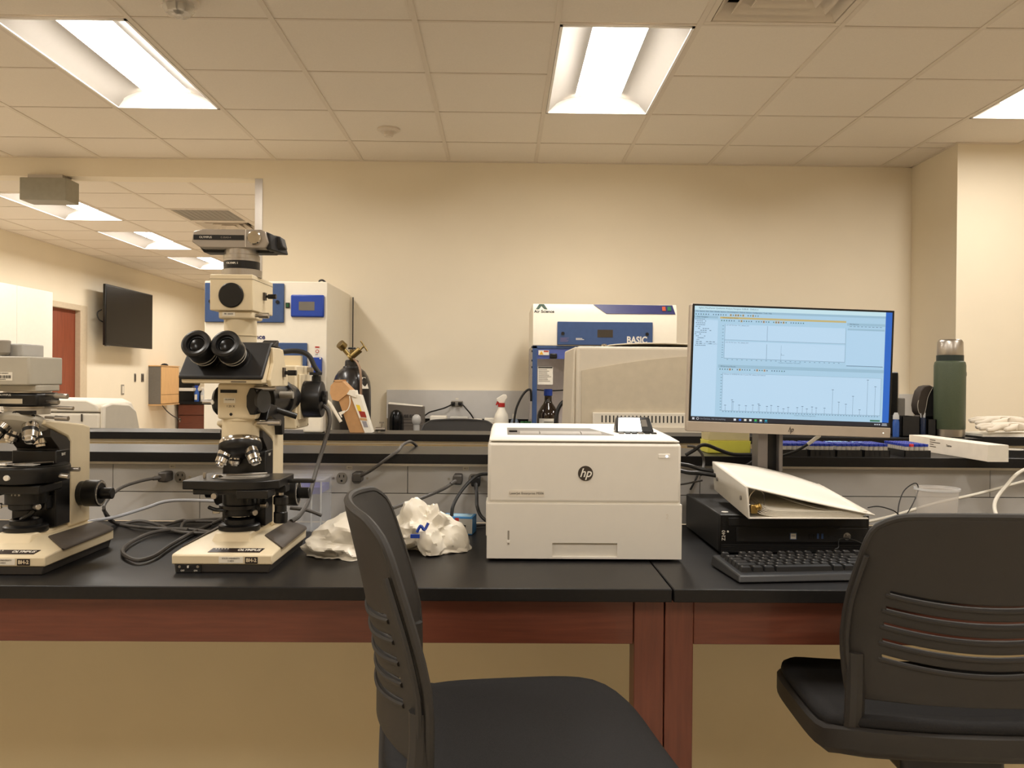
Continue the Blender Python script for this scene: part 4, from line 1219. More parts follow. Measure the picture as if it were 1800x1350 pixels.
# condenser
cd = MB().lathe([(.028, .098), (.033, .100), (.034, .112), (.043, .114), (.043, .121), (.036, .123), (.036, .152), (.03, .153)], c=(0, AY, 0), n=36).build('condenser', BLACK, t)
MB().box(-.035, .04, AY, .15, .105, .135).build('condenser_mount', BLACK, t, bevel=.003)
for dd, c in (((-1, -.25, 0), (-.035, AY - .01, .108)), ((.7, -.8, 0), (.03, AY - .02, .108)), ((1, -.2, .1), (.04, AY, .118))):
    MB().lathe([(.003, -.008), (.003, .004), (.0062, .005), (.0062, .018), (.005, .019)], c=c, d=dd, n=12).build('centring_screw', STEEL, cd)
MB().lathe([(.018, .094), (.022, .096), (.022, .098)], c=(0, AY, 0), n=24).build('condenser_lens', CHROME, cd)
MB().tube([(-.02, AY - .03, .112), (-.04, AY - .035, .114), (-.056, AY - .03, .118)], .004, n=8).build('aperture_lever', BLACK, cd)
# nosepiece and objectives
ax = Vector((.13, -.34, -1)).normalized()
nc = Vector((0, AY - .002, .256))
nb = MB().lathe([(.0385, .018), (.0385, -.030), (.037, -.036), (.03, -.040)], c=(0, AY, .285), d=(0, 0, 1), n=36).build('nosepiece_neck', CREAM, t)
np_ = MB().lathe([(.0405, -.002), (.0435, .004), (.0435, .008)], c=nc, d=ax, n=40).build('nosepiece_ring', CHROME, t)
MB().lathe([(.044, .008), (.0445, .018), (.04, .026), (.03, .032), (.015, .034)], c=nc, d=ax, n=40).build('nosepiece_turret', BLACK, np_)
e1 = ax.orthogonal().normalized(); e2 = ax.cross(e1)
def radial(a):
    v = Vector((math.cos(a), math.sin(a), 0)); v = v - ax * v.dot(ax)
    return v.normalized()
for a, l in ((3.6, .85), (-.6, 1.0), (.9, .7), (2.2, .6)):
    rv = radial(a)
    objective(t, nc + ax * .022 + rv * .029, ax + rv * .42, 1.12, l)
MB().box(-.006, .006, .16, .172, .18, .262).build('guide_rail', STEEL, t)
# observation tube body with its plates
bo = MB().box(-.036, .045, .072, .165, .303, .378).build('intermediate_body', CREAM, t, bevel=.006, seg=3)
MB().lathe([(.041, .300), (.041, .306)], c=(.003, AY, 0), n=36).build('body_flange', CREAM, t)
MB().box(-.029, .005, .0705, .074, .358, .3645).build('filter_slot', RUBBER, bo)
pl = MB().box(-.022, .002, .0708, .073, .337, .3475).build('maker_plate', PAPER, bo)
text('OLYMPUS', .0042, (-.010, .0706, .344), INK, pl); 
text('1.25 X', .0065, (-.008, .0718, .330), MATS['grey_ink'], bo)
MB().cyl((-.007, .0712, .3135), (-.007, .074, .3135), .0032, n=12).build('set_screw_hole', RUBBER, bo)
tl = MB().lathe([(.028, 0), (.030, .003), (.030, .014), (.024, .02), (.012, .022)], c=(-.034, .115, .34), d=(-1, 0, 0), n=32).build('analyser_turret', BLACK, t)
MB().cyl((-.053, .10, .338), (-.075, .10, .338), .0058, n=14).build('turret_pin', STEEL, tl)
MB().lathe([(.005, 0), (.005, .002)], c=(-.05, .088, .338), d=(-.6, -.8, 0), n=12).build('white_dot', WINK, tl)
# incident-light illuminator to the right and back
il = MB().prism([(.040 + .013 * math.cos(a * PI / 4 + PI / 8), .341 + .030 * math.sin(a * PI / 4 + PI / 8)) for a in range(8)], .06, .10, 'y').build('filter_turret', BLACK, t, bevel=.002)
MB().cyl((.053, .082, .342), (.059, .080, .342), .025, n=32).build('turret_disc', pm('turret_grey', (52, 51, 50), .45), il)
MB().cyl((.02, .165, .342), (.02, .30, .342), .040, n=36).cyl((.02, .30, .342), (.02, .33, .342), .047, n=36).build('illuminator_barrel', BLACK, t, bevel=.002)
MB().cyl((.02, .33, .342), (.02, .425, .342), .034, n=32).build('illuminator_tube', BLACK, t)
MB().prism([(.09, .30), (.12, .31), (.21, .285), (.215, .262), (.235, .262), (.235, .30), (.2, .325), (.12, .335)], .035, .062, 'x').build('illuminator_bracket', BLACK, t, bevel=.002)
MB().cyl((.045, .17, .325), (.1, .19, .305), .0068, n=14).build('diaphragm_lever', BLACK, t)
MB().cyl((.06, .2, .352), (.09, .2, .352), .008, n=14).build('lever_stub', OUTL, t)
for x, y, z, l in ((.03, .07, .369, .05), (.03, .09, .296, .055)):
    MB().cyl((x + .012, y, z), (x + l - .02, y, z), .0038, n=12).cyl((x + l - .02, y, z), (x + l + .006, y, z), .0062, n=14).build('clamp_screw', STEEL, t)
for a in (.4, 1.1, 1.9):
    MB().cyl((.02 + .042 * math.cos(a), .297, .342 + .042 * math.sin(a)), (.02 + .042 * math.cos(a), .292, .342 + .042 * math.sin(a)), .004, n=10).build('centring_screw', STEEL, t)
lh = MB().box(-.046, .041, .425, .565, .262, .422).build('lamp_house', CREAM, t, bevel=.004)
MB().box(.041, .047, .44, .55, .285, .40).build('side_plate', CREAM, lh, bevel=.002)
for y, z in ((.436, .268), (.553, .268)):
    MB().cyl((.041, y, z), (.0425, y, z), .002, n=8).build('screw', BRASS, lh)
MB().cyl((.041, .545, .412), (.056, .545, .412), .007, n=14).build('plate_screw', STEEL, lh)
MB().tube([(-.04, .5, .42), (-.02, .5, .452), (.0, .5, .459), (.03, .5, .459), (.055, .5, .448), (.07, .5, .42), (.085, .5, .40)], .0065, n=10).build('carry_handle', BLACKM, lh)
MB().box(-.03, .036, .49, .51, .42, .448).build('handle_web', CREAM, lh)
la = MB().lathe([(.044, 0), (.047, .003), (.047, .045), (.045, .048), (.02, .05)], c=(.045, .49, .336), d=(1, 0, 0), n=40).build('lamp_socket', BLACK, t, ang=40)
MB().box(.09, .104, .475, .505, .33, .358).build('socket_block', BLACK, la, bevel=.003)
MB().cyl((.1, .47, .336), (.108, .47, .336), .012, n=16).build('socket_knob', BLACK, la)
MB().cyl((.075, .49, .38), (.075, .49, .398), .007, n=12).cyl((.075, .49, .398), (.075, .49, .405), .016, n=14).build('top_knob', RUBBER, la)
# binocular head
hd = MB().prism([(-.012, .378), (-.015, .386), (.05, .452), (.15, .452), (.165, .43), (.165, .385), (.155, .378)], -.078, .08, 'x').build('head_body', CREAM, t, bevel=.003)
MB().prism([(-.020, .386), (-.022, .392), (.046, .461), (.06, .463), (.12, .456), (.12, .450), (.048, .450), (-.012, .386)], -.081, .083, 'x').build('binocular_face', BLACKM, hd, bevel=.003)
MB().prism([(.04, .452), (.10, .452), (.16, .40), (.16, .372), (.03, .372), (.02, .385), (.045, .42)], .080, .088, 'x').build('head_side_plate', CREAM, hd, bevel=.002)
MB().box(.088, .092, .112, .128, .392, .412).build('slider_plate', DGREY, hd)
MB().cyl((.092, .12, .401), (.098, .12, .401), .004, n=10).cyl((.098, .12, .401), (.116, .12, .401), .0058, n=14).build('slider_knob', BLACK, hd)
MB().prism([(.045, .455), (.075, .452), (.085, .466), (.078, .468)], .058, .088, 'x').build('dust_flap', BLACKM, hd, bevel=.001)
MB().box(.02, .05, -.014, -.0115, .3805, .3825).build('label_line', DGREY, hd)
for x in (-.031, .026):
    dv = Vector((-.06, -.86, .40)).normalized()
    c = Vector((x, .03, .418))
    ey = MB().lathe([(.028, -.01), (.028, .025), (.0245, .026), (.0245, .048), (.0262, .049), (.0262, .074), (.0272, .076), (.0285, .083), (.028, .09), (.024, .092), (.0185, .090), (.0165, .084), (.0, .082)], c=c, d=dv, n=36).build('eyepiece', BLACK, hd, ang=45)
    MB().lathe([(.0165, .0835), (.010, .0865), (0, .0875)], c=c, d=dv, n=24).build('eye_lens', GLASSD, ey)
    MB().lathe([(.0248, .040), (.0248, .0415)], c=c, d=dv, n=32).build('diopter_line', WINK, ey)
    MB().lathe([(.0276, .052), (.0276, .0535)], c=c, d=dv, n=32).build('grip_line', OUTL, ey)
# photo tube, camera back
MB().lathe([(.0335, .452), (.0335, .512)], c=(-.002, AY, 0), n=36).build('photo_tube', CREAM, t)
co = MB().lathe([(.0352, .478), (.0352, .4795)], c=(-.002, AY, 0), n=36).build('tube_seam', CREAM, t)
cl = MB().box(-.037, .034, .078, .155, .512, .530).build('tube_collar', CREAM, t, bevel=.004)
sk = MB().box(-.028, -.002, .0772, .079, .518, .5265).build('collar_label', PAPER, cl)
text('FR 10435', .0048, (-.015, .077, .5222), INK, sk)
MB().cyl((.034, .1, .521), (.042, .1, .521), .004, n=10).cyl((.042, .1, .521), (.062, .1, .521), .006, n=14).build('collar_screw', STEEL, cl)
cb = MB().box(-.052, .037, .07, .222, .529, .604).build('photo_box', CREAM, t, bevel=.002)
MB().box(-.0525, .0375, .0695, .2225, .594, .5945).build('box_seam', DGREY, cb)
MB().lathe([(.0258, 0), (.0258, .003), (.024, .0045), (0, .0045)], c=(-.0075, .0705, .5605), d=(0, -1, 0), n=40).build('front_cap', BLACK, cb)
MB().box(.037, .042, .142, .156, .558, .574).build('slider_plate', DGREY, cb)
MB().cyl((.042, .149, .566), (.047, .149, .566), .003, n=10).cyl((.047, .149, .566), (.064, .149, .566), .0052, n=14).build('slider_knob', BLACK, cb)
ad = MB().lathe([(.0405, .602), (.0405, .6175), (.0385, .618)], c=(0, AY, 0), n=40).build('adapter_ring', STEEL, t)
bb = MB().lathe([(.0372, .618), (.0372, .635)], c=(0, AY, 0), n=40).build('adapter_grip', BLACK, ad)
text('OLYMPUS', .0055, (-.009, AY - .0368, .6285), WINK, bb, bold=.0002)
MB().lathe([(.0368, .635), (.0368, .640), (.0372, .6405), (.0372, .648), (.035, .649), (.035, .662)], c=(0, AY, 0), n=40).build('mount_ring', STEEL, ad)
SIL = pm('camera_silver', (158, 150, 140), .36, .7, var=.04)
ca = MB().prism([(-.093, .672), (-.09, .694), (-.07, .6985), (.05, .6985), (.06, .694), (.066, .672), (.06, .660), (-.075, .660)], .078, .112, 'y').build('camera_body', SIL, t, bevel=.002)
MB().prism([(-.09, .668), (-.08, .655), (.066, .655), (.088, .668), (.082, .690), (.06, .6945), (-.07, .694)], .112, .15, 'y').build('camera_back', BLACKM, ca, bevel=.002)
MB().hexa([(.06, .085, .658), (.07, .085, .658), (.09, .15, .656), (.06, .15, .656), (.058, .085, .696), (.068, .085, .692), (.082, .15, .688), (.058, .15, .692)]).build('camera_grip', BLACKM, ca, bevel=.002)
sp = MB().box(-.089, .016, .0772, .079, .676, .6865).build('name_strip', BLACK, ca)
text('OLYMPUS', .006, (-.064, .077, .6812), WINK, sp)
text('C-35AD-4', .005, (-.022, .077, .6812), MATS['grey_print'], sp)
MB().box(.0185, .0195, .0768, .08, .662, .698).build('door_seam', WHITEP, ca)
MB().lathe([(.0145, 0), (.0145, .004), (.0125, .006), (0, .006)], c=(.037, .078, .681), d=(0, -1, 0), n=28).build('dial', CHROME, ca)

# ---- left microscope, cut by the frame
t = thing('microscope', 'cream compound microscope at the left edge with a round black stage', 'microscope', (-.990, 1.647, BT))
make_stand(t)
sg = MB().lathe([(.055, .168), (.074, .172), (.08, .188), (.0815, .200), (.08, .204), (.055, .2055), (.05, .2055)], c=(0, AY, 0), n=56).build('stage', BLACK, t)
MB().lathe([(.078, .2045), (.078, .2055)], c=(0, AY, 0), n=48).build('stage_top', BLACK, sg)
MB().box(-.06, .03, .08, .11, .2056, .2068).build('glass_slide', MATS['slide_glass'], sg)
for a in (-1.9, .2):
    MB().tube([(.05 * math.cos(a), AY + .05 * math.sin(a), .209), (.03 * math.cos(a), AY + .03 * math.sin(a), .208), (.0, AY - .01, .2075)], .0025, n=6).build('slide_clip', STEEL, sg)
MB().lathe([(0, 0), (.0055, 0), (.0055, .006), (0, .006)], c=(.005, AY - .078, .186), d=(0, -1, 0), n=14).build('lock_screw', WINK, sg)
MB().cyl((.062, .1, .186), (.094, .1, .182), .0055, n=14).build('stage_screw', STEEL, sg)
MB().cyl((.06, .14, .193), (.096, .14, .193), .0048, n=14).build('stage_screw', STEEL, sg)
MB().box(-.06, .055, .06, .15, .150, .168).build('stage_carrier', BLACK, t, bevel=.003)
cd = MB().lathe([(.03, .112), (.034, .115), (.035, .124), (.041, .126), (.041, .158), (.033, .16)], c=(0, AY, 0), n=36).build('condenser', BLACK, t)
MB().box(-.02, .04, AY, .15, .11, .14).build('condenser_mount', BLACK, t, bevel=.003)
MB().box(-.05, -.03, .07, .1, .145, .165).build('swing_arm', BLACK, t, bevel=.004)
text('0  10  20', .005, (.0, AY - .0415, .146), WINK, cd)
for c, dd in (((.03, AY - .025, .120), (.8, -.6, .1)), ((-.035, AY - .02, .122), (-1, -.3, 0))):
    MB().lathe([(.003, -.008), (.003, .004), (.006, .005), (.006, .016), (.005, .017)], c=c, d=dd, n=12).build('centring_screw', STEEL, cd)
MB().tube([(.02, AY - .01, .112), (.01, AY - .012, .10), (-.005, AY - .01, .09)], .006, n=10).build('filter_lever', BLACK, cd)
# tilted grey nosepiece with chrome objectives
ax = Vector((-.05, -.42, -1)).normalized(); nc = Vector((-.006, AY, .298))
nb = MB().lathe([(.040, -.006), (.049, .002), (.050, .008), (.045, .016), (.03, .022), (.015, .025)], c=nc, d=ax, n=44).build('nosepiece', CREAM2, t)
for a in (-2.2, -1.5, -.8):
    rv = radial(a)
    p = nc + ax * .002 + rv * .0475
    MB().cyl(p - rv * .002, p + rv * .0015, .0035, n=12).build('detent_screw', RUBBER, nb)
for a, l in ((-.65, 1.15), (-2.45, 1.2), (.9, .9), (2.4, .8)):
    rv = radial(a)
    objective(t, nc + ax * .012 + rv * .031, ax + rv * .42, 1.3, l)
# intermediate polariser tubes
b1 = MB().lathe([(.0425, .310), (.0425, .323), (.044, .324), (.044, .3265)], c=(0, AY, 0), n=48).build('compensator_ring', pm('ring_silver', (186, 178, 164), .35, .5), t)
MB().box(.0, .035, AY - .0445, AY - .03, .311, .3185).build('slot', BLACK, b1)
b2 = MB().box(-.045, .044, AY - .043, AY + .045, .327, .355).build('analyser_housing', BLACK, t, bevel=.005)
text('OLYMPUS', .0058, (-.022, AY - .0435, .3505), WINK, b2)
MB().box(-.04, .014, AY - .0445, AY - .042, .333, .343).build('slider_window', pm('slider_silver', (206, 198, 180), .3, .4), b2)
MB().lathe([(.044, .355), (.044, .358)], c=(0, AY, 0), n=40).build('knurled_ring', STEEL, t)
for z, l, r_ in ((.350, .048, .0055), (.3375, .03, .0045), (.3255, .06, .0042), (.304, .05, .0052)):
    MB().cyl((.042, AY - .01, z), (.042 + l * .5, AY - .012, z - .001), .0028, n=10).cyl((.042 + l * .45, AY - .012, z - .001), (.042 + l, AY - .014, z - .002), r_, n=14).build('side_screw', STEEL, t)
h1 = MB().prism([(-.15, .05), (.038, .05), (.043, .06), (.043, .17), (.03, .185), (-.15, .185)], .371, .429, 'z').build('head_housing', CREAM2, t, bevel=.003)
MB().prism([(-.038, .072), (.041, .072), (.043, .08), (.043, .16), (-.038, .16)], .358, .371, 'z').build('head_collar', CREAM2, t, bevel=.002)
lb = MB().box(-.031, .006, .0492, .051, .380, .397).build('barcode_label', PAPER, h1)
m = MB()
x = -.026
while x < .002:
    wv = random.choice((.0006, .0011, .0016)); m.box(x, x + wv, .0488, .0493, .3845, .3905); x += wv + random.choice((.0008, .0013))
m.build('barcode', INK, lb)
text('STATE UNIVERSITY', .0026, (-.0125, .0491, .3945), INK, lb); text('0104592', .0032, (-.0125, .0491, .3822), INK, lb)
tp = MB().box(-.15, .004, .09, .17, .429, .456).build('photo_port', pm('port_pale_grey', (178, 176, 172), .45), t, bevel=.003)
MB().lathe([(.011, .432), (.015, .437), (.016, .460), (.014, .462)], c=(-.03, .075, 0), n=20).build('port_knob', pm('port_knob_grey', (146, 140, 130), .4), tp)
MB().box(-.075, -.037, .04, .075, .30, .358).build('white_box', pm('side_white', (224, 220, 212), .5), t, bevel=.002)

# ------------------------------------------------------------------ gas chromatograph and detector on the far bench
t = thing('gas_chromatograph', 'large beige bench instrument between the printer and the monitor', 'instrument', (.60, 3.70, BT))
MB().box(-.30, .34, -.30, .28, .02, .529).build('cabinet', BEIGEP, t, bevel=.012, seg=3)
MB().hexa([(-.325, -.26, .0), (-.3, -.26, .0), (-.3, .25, .0), (-.325, .25, .0), (-.308, -.26, .525), (-.295, -.26, .529), (-.295, .25, .529), (-.308, .25, .525)]).build('left_cheek', BEIGEP, t, bevel=.006)
MB().grid(lambda u, v: (-.16 + .44 * u, -.25 + .45 * v, .529 + .018 * math.sin(PI * min(1, max(0, u * .9 + .08))) ** .6), 18, 1).build('top_lid', BEIGEL, t, solid=.004, ang=60)
MB().lathe([(.012, .529), (.012, .536), (.008, .54)], c=(-.185, -.27, 0), n=14).build('lid_knob', CHROME, t)
MB().prism([(-.28, .16), (-.28, .41)] + [(-.28 + .6 * i / 12, .41 + .085 * math.sin(PI * (.08 + .46 * i / 12))) for i in range(13)] + [(.32, .16)], -.3055, -.30, 'y').build('arched_area', pm('instrument_beige_darker', (198, 186, 164), .5), t, bevel=.001)  # thin arch-topped area, slightly darker beige than the cabinet
vp = MB().box(-.235, .335, -.325, -.30, .03, .262).build('vent_cover', BEIGEL, t, bevel=.004)
for i in range(34):
    x = -.2 + i * .0155
    MB().box(x, x + .005, -.3256, -.325, .222, .25).build('vent_slot', RUBBER, vp)
MB().box(-.18, .335, -.335, -.325, .03, .205).build('lower_cover', BEIGEP, vp, bevel=.002)
hole = None
for r_ in range(6):
    for c_ in range(24):
        p = (.10 + c_ * .0095, -.3352, .115 + r_ * .0105)
        if hole is None:
            hole = MB().cyl((0, 0, 0), (0, .001, 0), .0032, n=8).build('perforation', RUBBER, vp, loc=p)
        else:
            dup(hole, p)
MB().box(.245, .275, -.31, -.30, .265, .32).build('side_latch', BEIGEL, t, bevel=.002)
for x in (-.28, .3):
    for y in (-.27, .24):
        MB().cyl((x, y, 0), (x, y, .02), .02, n=12).build('foot', RUBBER, t)
t = thing('mass_detector', 'dark-fronted detector cabinet mostly hidden behind the monitor', 'instrument', (1.33, 3.62, BT))
MB().box(-.34, .28, -.24, .24, .01, .43).build('cabinet', BEIGEP, t, bevel=.01)
MB().box(-.33, .265, -.26, -.24, .02, .435).build('front_panel', BLACK, t, bevel=.006)
MB().box(.265, .297, -.25, -.1, .18, .33).build('side_cover', PGREY, t, bevel=.003)
for x in (-.3, .24):
    MB().cyl((x, 0, 0), (x, 0, .012), .02, n=12).build('foot', RUBBER, t)
t = thing('lidded_instrument', 'cream bench instrument with rounded lid behind the left microscope', 'instrument', (-1.85, 3.62, BT))
MB().box(-.2, .205, -.17, .17, .012, .24).build('body', BEIGEL, t, bevel=.01)
MB().prism([(-.2, .243), (.205, .243), (.19, .275), (.15, .292), (-.12, .296), (-.2, .29)], -.172, .16, 'y').build('lid', BEIGEL, t, bevel=.006)
MB().prism([(-.17, .012), (.17, .012), (.17, .15), (.13, .24), (.06, .27), (-.1, .28), (-.17, .27)], .205, .225, 'x').build('side_cheek', BEIGEL, t, bevel=.008)
MB().box(.13, .136, -.1745, -.172, .205, .236).build('lid_latch', DGREY, t)
for x in (-.17, .18):
    MB().cyl((x, 0, 0), (x, 0, .013), .015, n=12).build('foot', RUBBER, t)

# ------------------------------------------------------------------ things on the second ledge
t = thing('carton', 'torn brown cardboard carton with printed label on the second ledge', 'carton', (-.545, 3.14, LT))
# leaning long box, open top flap curled to the left
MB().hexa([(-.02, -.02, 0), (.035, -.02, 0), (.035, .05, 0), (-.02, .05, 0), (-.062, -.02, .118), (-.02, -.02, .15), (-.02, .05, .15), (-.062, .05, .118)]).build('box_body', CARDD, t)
fl = [(-.062, .115), (-.085, .12), (-.094, .145), (-.092, .172), (-.075, .192), (-.05, .192), (-.012, .155), (-.03, .142)]
MB().prism(fl, -.024, .05, 'y').build('curled_flap', CARD, t, bevel=.001)
MB().hexa([(-.075, -.026, .188), (-.05, -.026, .188), (-.05, .052, .188), (-.075, .052, .188), (-.08, -.026, .194), (-.046, -.026, .196), (-.046, .052, .196), (-.08, .052, .194)]).build('top_edge', CARD, t)
lb = MB().hexa([(.036, -.024, 0), (.062, -.024, 0), (.062, .04, 0), (.036, .04, 0), (-.02, -.024, .145), (.018, -.024, .138), (.018, .04, .138), (-.02, .04, .145)]).build('printed_side', PAPER, t)
def lab(u, v):   # on the printed side's front
    a = Vector((.036, -.0245, 0)).lerp(Vector((-.02, -.0245, .145)), v); b = Vector((.062, -.0245, 0)).lerp(Vector((.018, -.0245, .138)), v)
    return a.lerp(b, u)
for nm, c, u0, u1, v0, v1 in (('red_print', (150, 44, 34), .25, .95, .40, .56), ('yellow_print', (232, 200, 60), .2, .6, .56, .72), ('grey_code', (150, 146, 150), .2, .75, .14, .30), ('brown_patch', (196, 152, 106), .05, .9, .32, .38)):
    MB().add([lab(u0, v0), lab(u1, v0), lab(u1, v1), lab(u0, v1)], [(0, 1, 2, 3)]).build(nm, pm(nm, c, .6), lb, ang=0, solid=.0006)
MB().hexa([(-.03, -.03, .142), (.004, -.03, .13), (.004, .03, .13), (-.03, .03, .142), (-.02, -.03, .158), (.0, -.03, .156), (.0, .03, .156), (-.02, .03, .158)]).build('torn_paper', PAPER, t)
MB().tube([(-.02, -.028, .135), (-.018, -.03, .11), (-.026, -.03, .085), (-.04, -.03, .076), (-.048, -.03, .068)], .002, n=5).build('tape_strand', WBOT, t)
MB().prism([(-.06, .074), (-.038, .082), (-.036, .074), (-.05, .066), (-.046, .056), (-.05, .056)], -.032, -.029, 'y').build('tape_end', WBOT, t)
t = thing('wash_bottle', 'white wash bottle with angled spout left of the torn carton', 'wash bottle', (-.69, 3.10, LT))
MB().box(-.037, .035, -.03, .03, 0, .095).build('bottle', WBOT, t, bevel=.008, seg=3)
MB().box(-.02, .02, -.02, .02, .093, .122).build('shoulder', WBOT, t, bevel=.006)
MB().tube([(.016, 0, .108), (.04, 0, .116), (.055, 0, .108), (.075, 0, .075), (.096, 0, .040)], .006, n=10).build('spout', WBOT, t)
t = thing('pipe_fitting', 'small metal valve fitting standing right of the torn carton', 'fitting', (-.455, 3.13, LT))
MB().cyl((-.016, 0, .012), (.02, 0, .012), .008, n=12).cyl((.0, 0, 0), (0, 0, .012), .006, n=10).build('body', STEEL, t)
MB().cyl((.006, 0, .014), (.006, 0, .034), .004, n=10).build('stem', STEEL, t)
MB().box(-.002, .014, -.004, .004, .034, .04).build('lever', STEEL, t)
t = thing('thermos_flask', 'dark green insulated flask with steel cup lid standing behind the white carton', 'flask', (1.675, 3.125, LT))
MB().lathe([(.05, 0), (.0535, .003), (.0535, .03)], n=48).build('steel_base', STEEL, t)
fb = MB().lathe([(.0535, .03), (.0545, .032), (.0545, .268), (.052, .280), (.046, .285)], n=48).build('body', GREENH, t)
MB().lathe([(.0465, .284), (.0465, .306)], n=40).build('collar', DKGREEN, t)
MB().lathe([(.0450, .306), (.0455, .309), (.044, .355), (.040, .362), (.036, .365), (0, .3655)], n=48).build('cup_lid', STEEL, t)
MB().lathe([(.008, 0), (.008, .001)], c=(.0505, -.021, .236), d=(.92, -.38, 0), n=16).build('badge', STEEL, fb)
# black bins, bottles and headset behind the flask
for lb, x, w_ in (('black open bin right of the monitor on the second ledge', 1.524, .034), ('black open bin partly behind the green flask', 1.602, .0165)):
    t = thing('storage_bin', lb, 'bin', (x, 3.16, LT))
    MB().box(-w_, w_, -.05, .05, 0, .004).build('bottom', BLACKM, t)
    for a in ((-w_, -w_ + .003, -.05, .05), (w_ - .003, w_, -.05, .05), (-w_, w_, -.05, -.047), (-w_, w_, .047, .05)):
        MB().box(*a, 0, .076 if x < 1.55 else .066).build('wall', BLACKM, t)
t = thing('squeeze_bottle', 'clear bottle with blue liquid just right of the monitor edge', 'bottle', (1.472, 3.12, LT))
MB().lathe([(.0115, 0), (.012, .055), (.009, .065)], n=18).build('bottle', BLUELIQ, t)
MB().lathe([(.0115, .065), (.011, .078), (.006, .09)], n=18).build('cap', CLEARE, t)
t = thing('pipette_jar', 'narrow clear jar with dark blue contents between the two black bins', 'jar', (1.5715, 3.12, LT))
MB().lathe([(.011, 0), (.0115, .06), (.0105, .072)], n=18).build('jar', pm('dark_blue_jar', (40, 50, 74), .15, alpha=.85), t)
for dx, h in ((-.004, .088), (.003, .082), (.006, .09)):
    MB().cyl((dx, 0, .02), (dx * 1.6, 0, h), .0015, n=6).build('pipette', CLEARE, t)
t = thing('headset', 'black rounded headset-like device with pale trim left of the green flask', 'headset', (1.600, 3.185, LT + .066))
pts = [(-.026, .075), (-.03, .05), (-.026, .025), (-.012, .008), (-.004, .008), (.004, .04), (.012, .085), (.03, .122), (.018, .128), (-.004, .122), (-.018, .105)]
MB().prism([(.0, .006), (.004, .04), (.012, .085), (.03, .122), (.05, .12), (.05, .006)], -.02, .02, 'y').build('shell', BLACKM, t, bevel=.004)
MB().prism(pts, -.026, .024, 'y').build('pad', pm('headset_brown_black', (58, 50, 44), .6), t, bevel=.005)
MB().tube([(a, -.027, b) for a, b in [(-.025, .07), (-.028, .05), (-.024, .026), (-.012, .010), (-.005, .012), (.003, .04), (.011, .083), (.028, .118)]], .0011, n=6).build('trim', pm('pale_trim', (178, 172, 160), .4), t)
MB().cyl((-.015, -.028, -.002), (-.015, .01, -.002), .016, n=20).build('swivel', DGREY, t, bevel=.002)
MB().box(-.01, .045, -.012, .012, -.012, .012).build('joint', BLACK, t, bevel=.003)
# gloves on a low black tray
t = thing('glove_tray', 'low dark tray of papers under the white gloves at the right edge', 'tray', (1.87, 3.14, LT))
MB().box(-.11, .3, -.085, .11, 0, .006).build('tray', BLACKM, t, bevel=.002)
MB().hexa([(-.1, -.07, .006), (.28, -.07, .006), (.28, .1, .006), (-.1, .1, .006), (-.1, -.07, .014), (.28, -.065, .02), (.28, .1, .02), (-.1, .1, .014)]).build('paper_pile', PAPER, t)
def glove(name, label, loc, rz, s=1.0, spread=.2):
    t = thing(name, label, 'glove', loc, rz)
    bm = bmesh.new()
    def blob(c, r, n=2):
        M = Matrix.Translation(c) @ Matrix.Diagonal((*r, 1))
        bmesh.ops.create_icosphere(bm, subdivisions=n, radius=1, matrix=M)
    me = bpy.data.meshes.new('skel')
    V = [(0, 0, .018), (-.03, 0, .022), (-.055, 0, .022), (.03, 0, .02), (.065, 0, .016)]
    E_ = [(0, 1), (1, 2), (0, 3), (3, 4)]
    rad = [.034, .03, .024, .032, .034]
    for k, (dy, l, dz) in enumerate(((-.026, .052, -.008), (-.009, .064, .0), (.008, .06, .006), (.024, .046, .006))):
        b0 = len(V)
        V += [(-.07, dy * .8, .02 + dz * .5), (-.07 - l * .5, dy * (1 + spread), .017 + dz), (-.07 - l, dy * (1 + 1.6 * spread), .012 + dz * .4)]
        E_ += [(2, b0), (b0, b0 + 1), (b0 + 1, b0 + 2)]
        rad += [.0115, .0105, .009]
    b0 = len(V)
    V += [(-.02, -.036, .018), (-.05, -.052, .013), (-.07, -.056, .011)]
    E_ += [(0, b0), (b0, b0 + 1), (b0 + 1, b0 + 2)]; rad += [.013, .011, .009]
    me.from_pydata([(x * s, y * s, z * s) for x, y, z in V], E_, [])
    o = bpy.data.objects.new('cotton_hand', me); COL.objects.link(o); o.parent = t
    md = o.modifiers.new('skin', 'SKIN')
    for i, sv in enumerate(me.skin_vertices[0].data):
        sv.radius = (rad[i] * s * .95, rad[i] * s * (.5 if i < 5 else .85)); sv.use_root = (i == 0)
    sd = o.modifiers.new('smooth', 'SUBSURF'); sd.levels = 2; sd.render_levels = 2
    me.materials.append(GLOVE)
    MB().lathe([(.0335, 0), (.0345, .012), (.033, .02)], c=(.06 * s, 0, .018 * s), d=(1, 0, 0), n=24).xf(Matrix.Translation((0, 0, .018 * s)) @ Matrix.Diagonal((1, 1, .52, 1)) @ Matrix.Translation((0, 0, -.018 * s))).build('cuff', GLOVE, t)
    bm.free(); bpy.data.meshes.remove
    return t
glove('cotton_glove', 'white work glove lying in front, fingers toward the flask', (1.90, 3.11, LT + .021), .12, 1.05)
glove('cotton_glove', 'white work glove lying behind, on top of the front glove', (1.92, 3.175, LT + .043), -.22, 1.0, .3)

# ------------------------------------------------------------------ things on the near ledge
t = thing('tip_box', 'yellow pipette tip box with pale lid under the left end of the monitor', 'box', (.633, 2.37, LT))
MB().box(-.061, .059, -.045, .045, 0, .034).build('base', YEL, t, bevel=.003)
MB().box(-.059, .057, -.043, .043, .034, .075).build('lid', YELC, t, bevel=.004)
MB().box(-.061, .059, -.045, .045, .032, .035).build('rim', YEL, t)
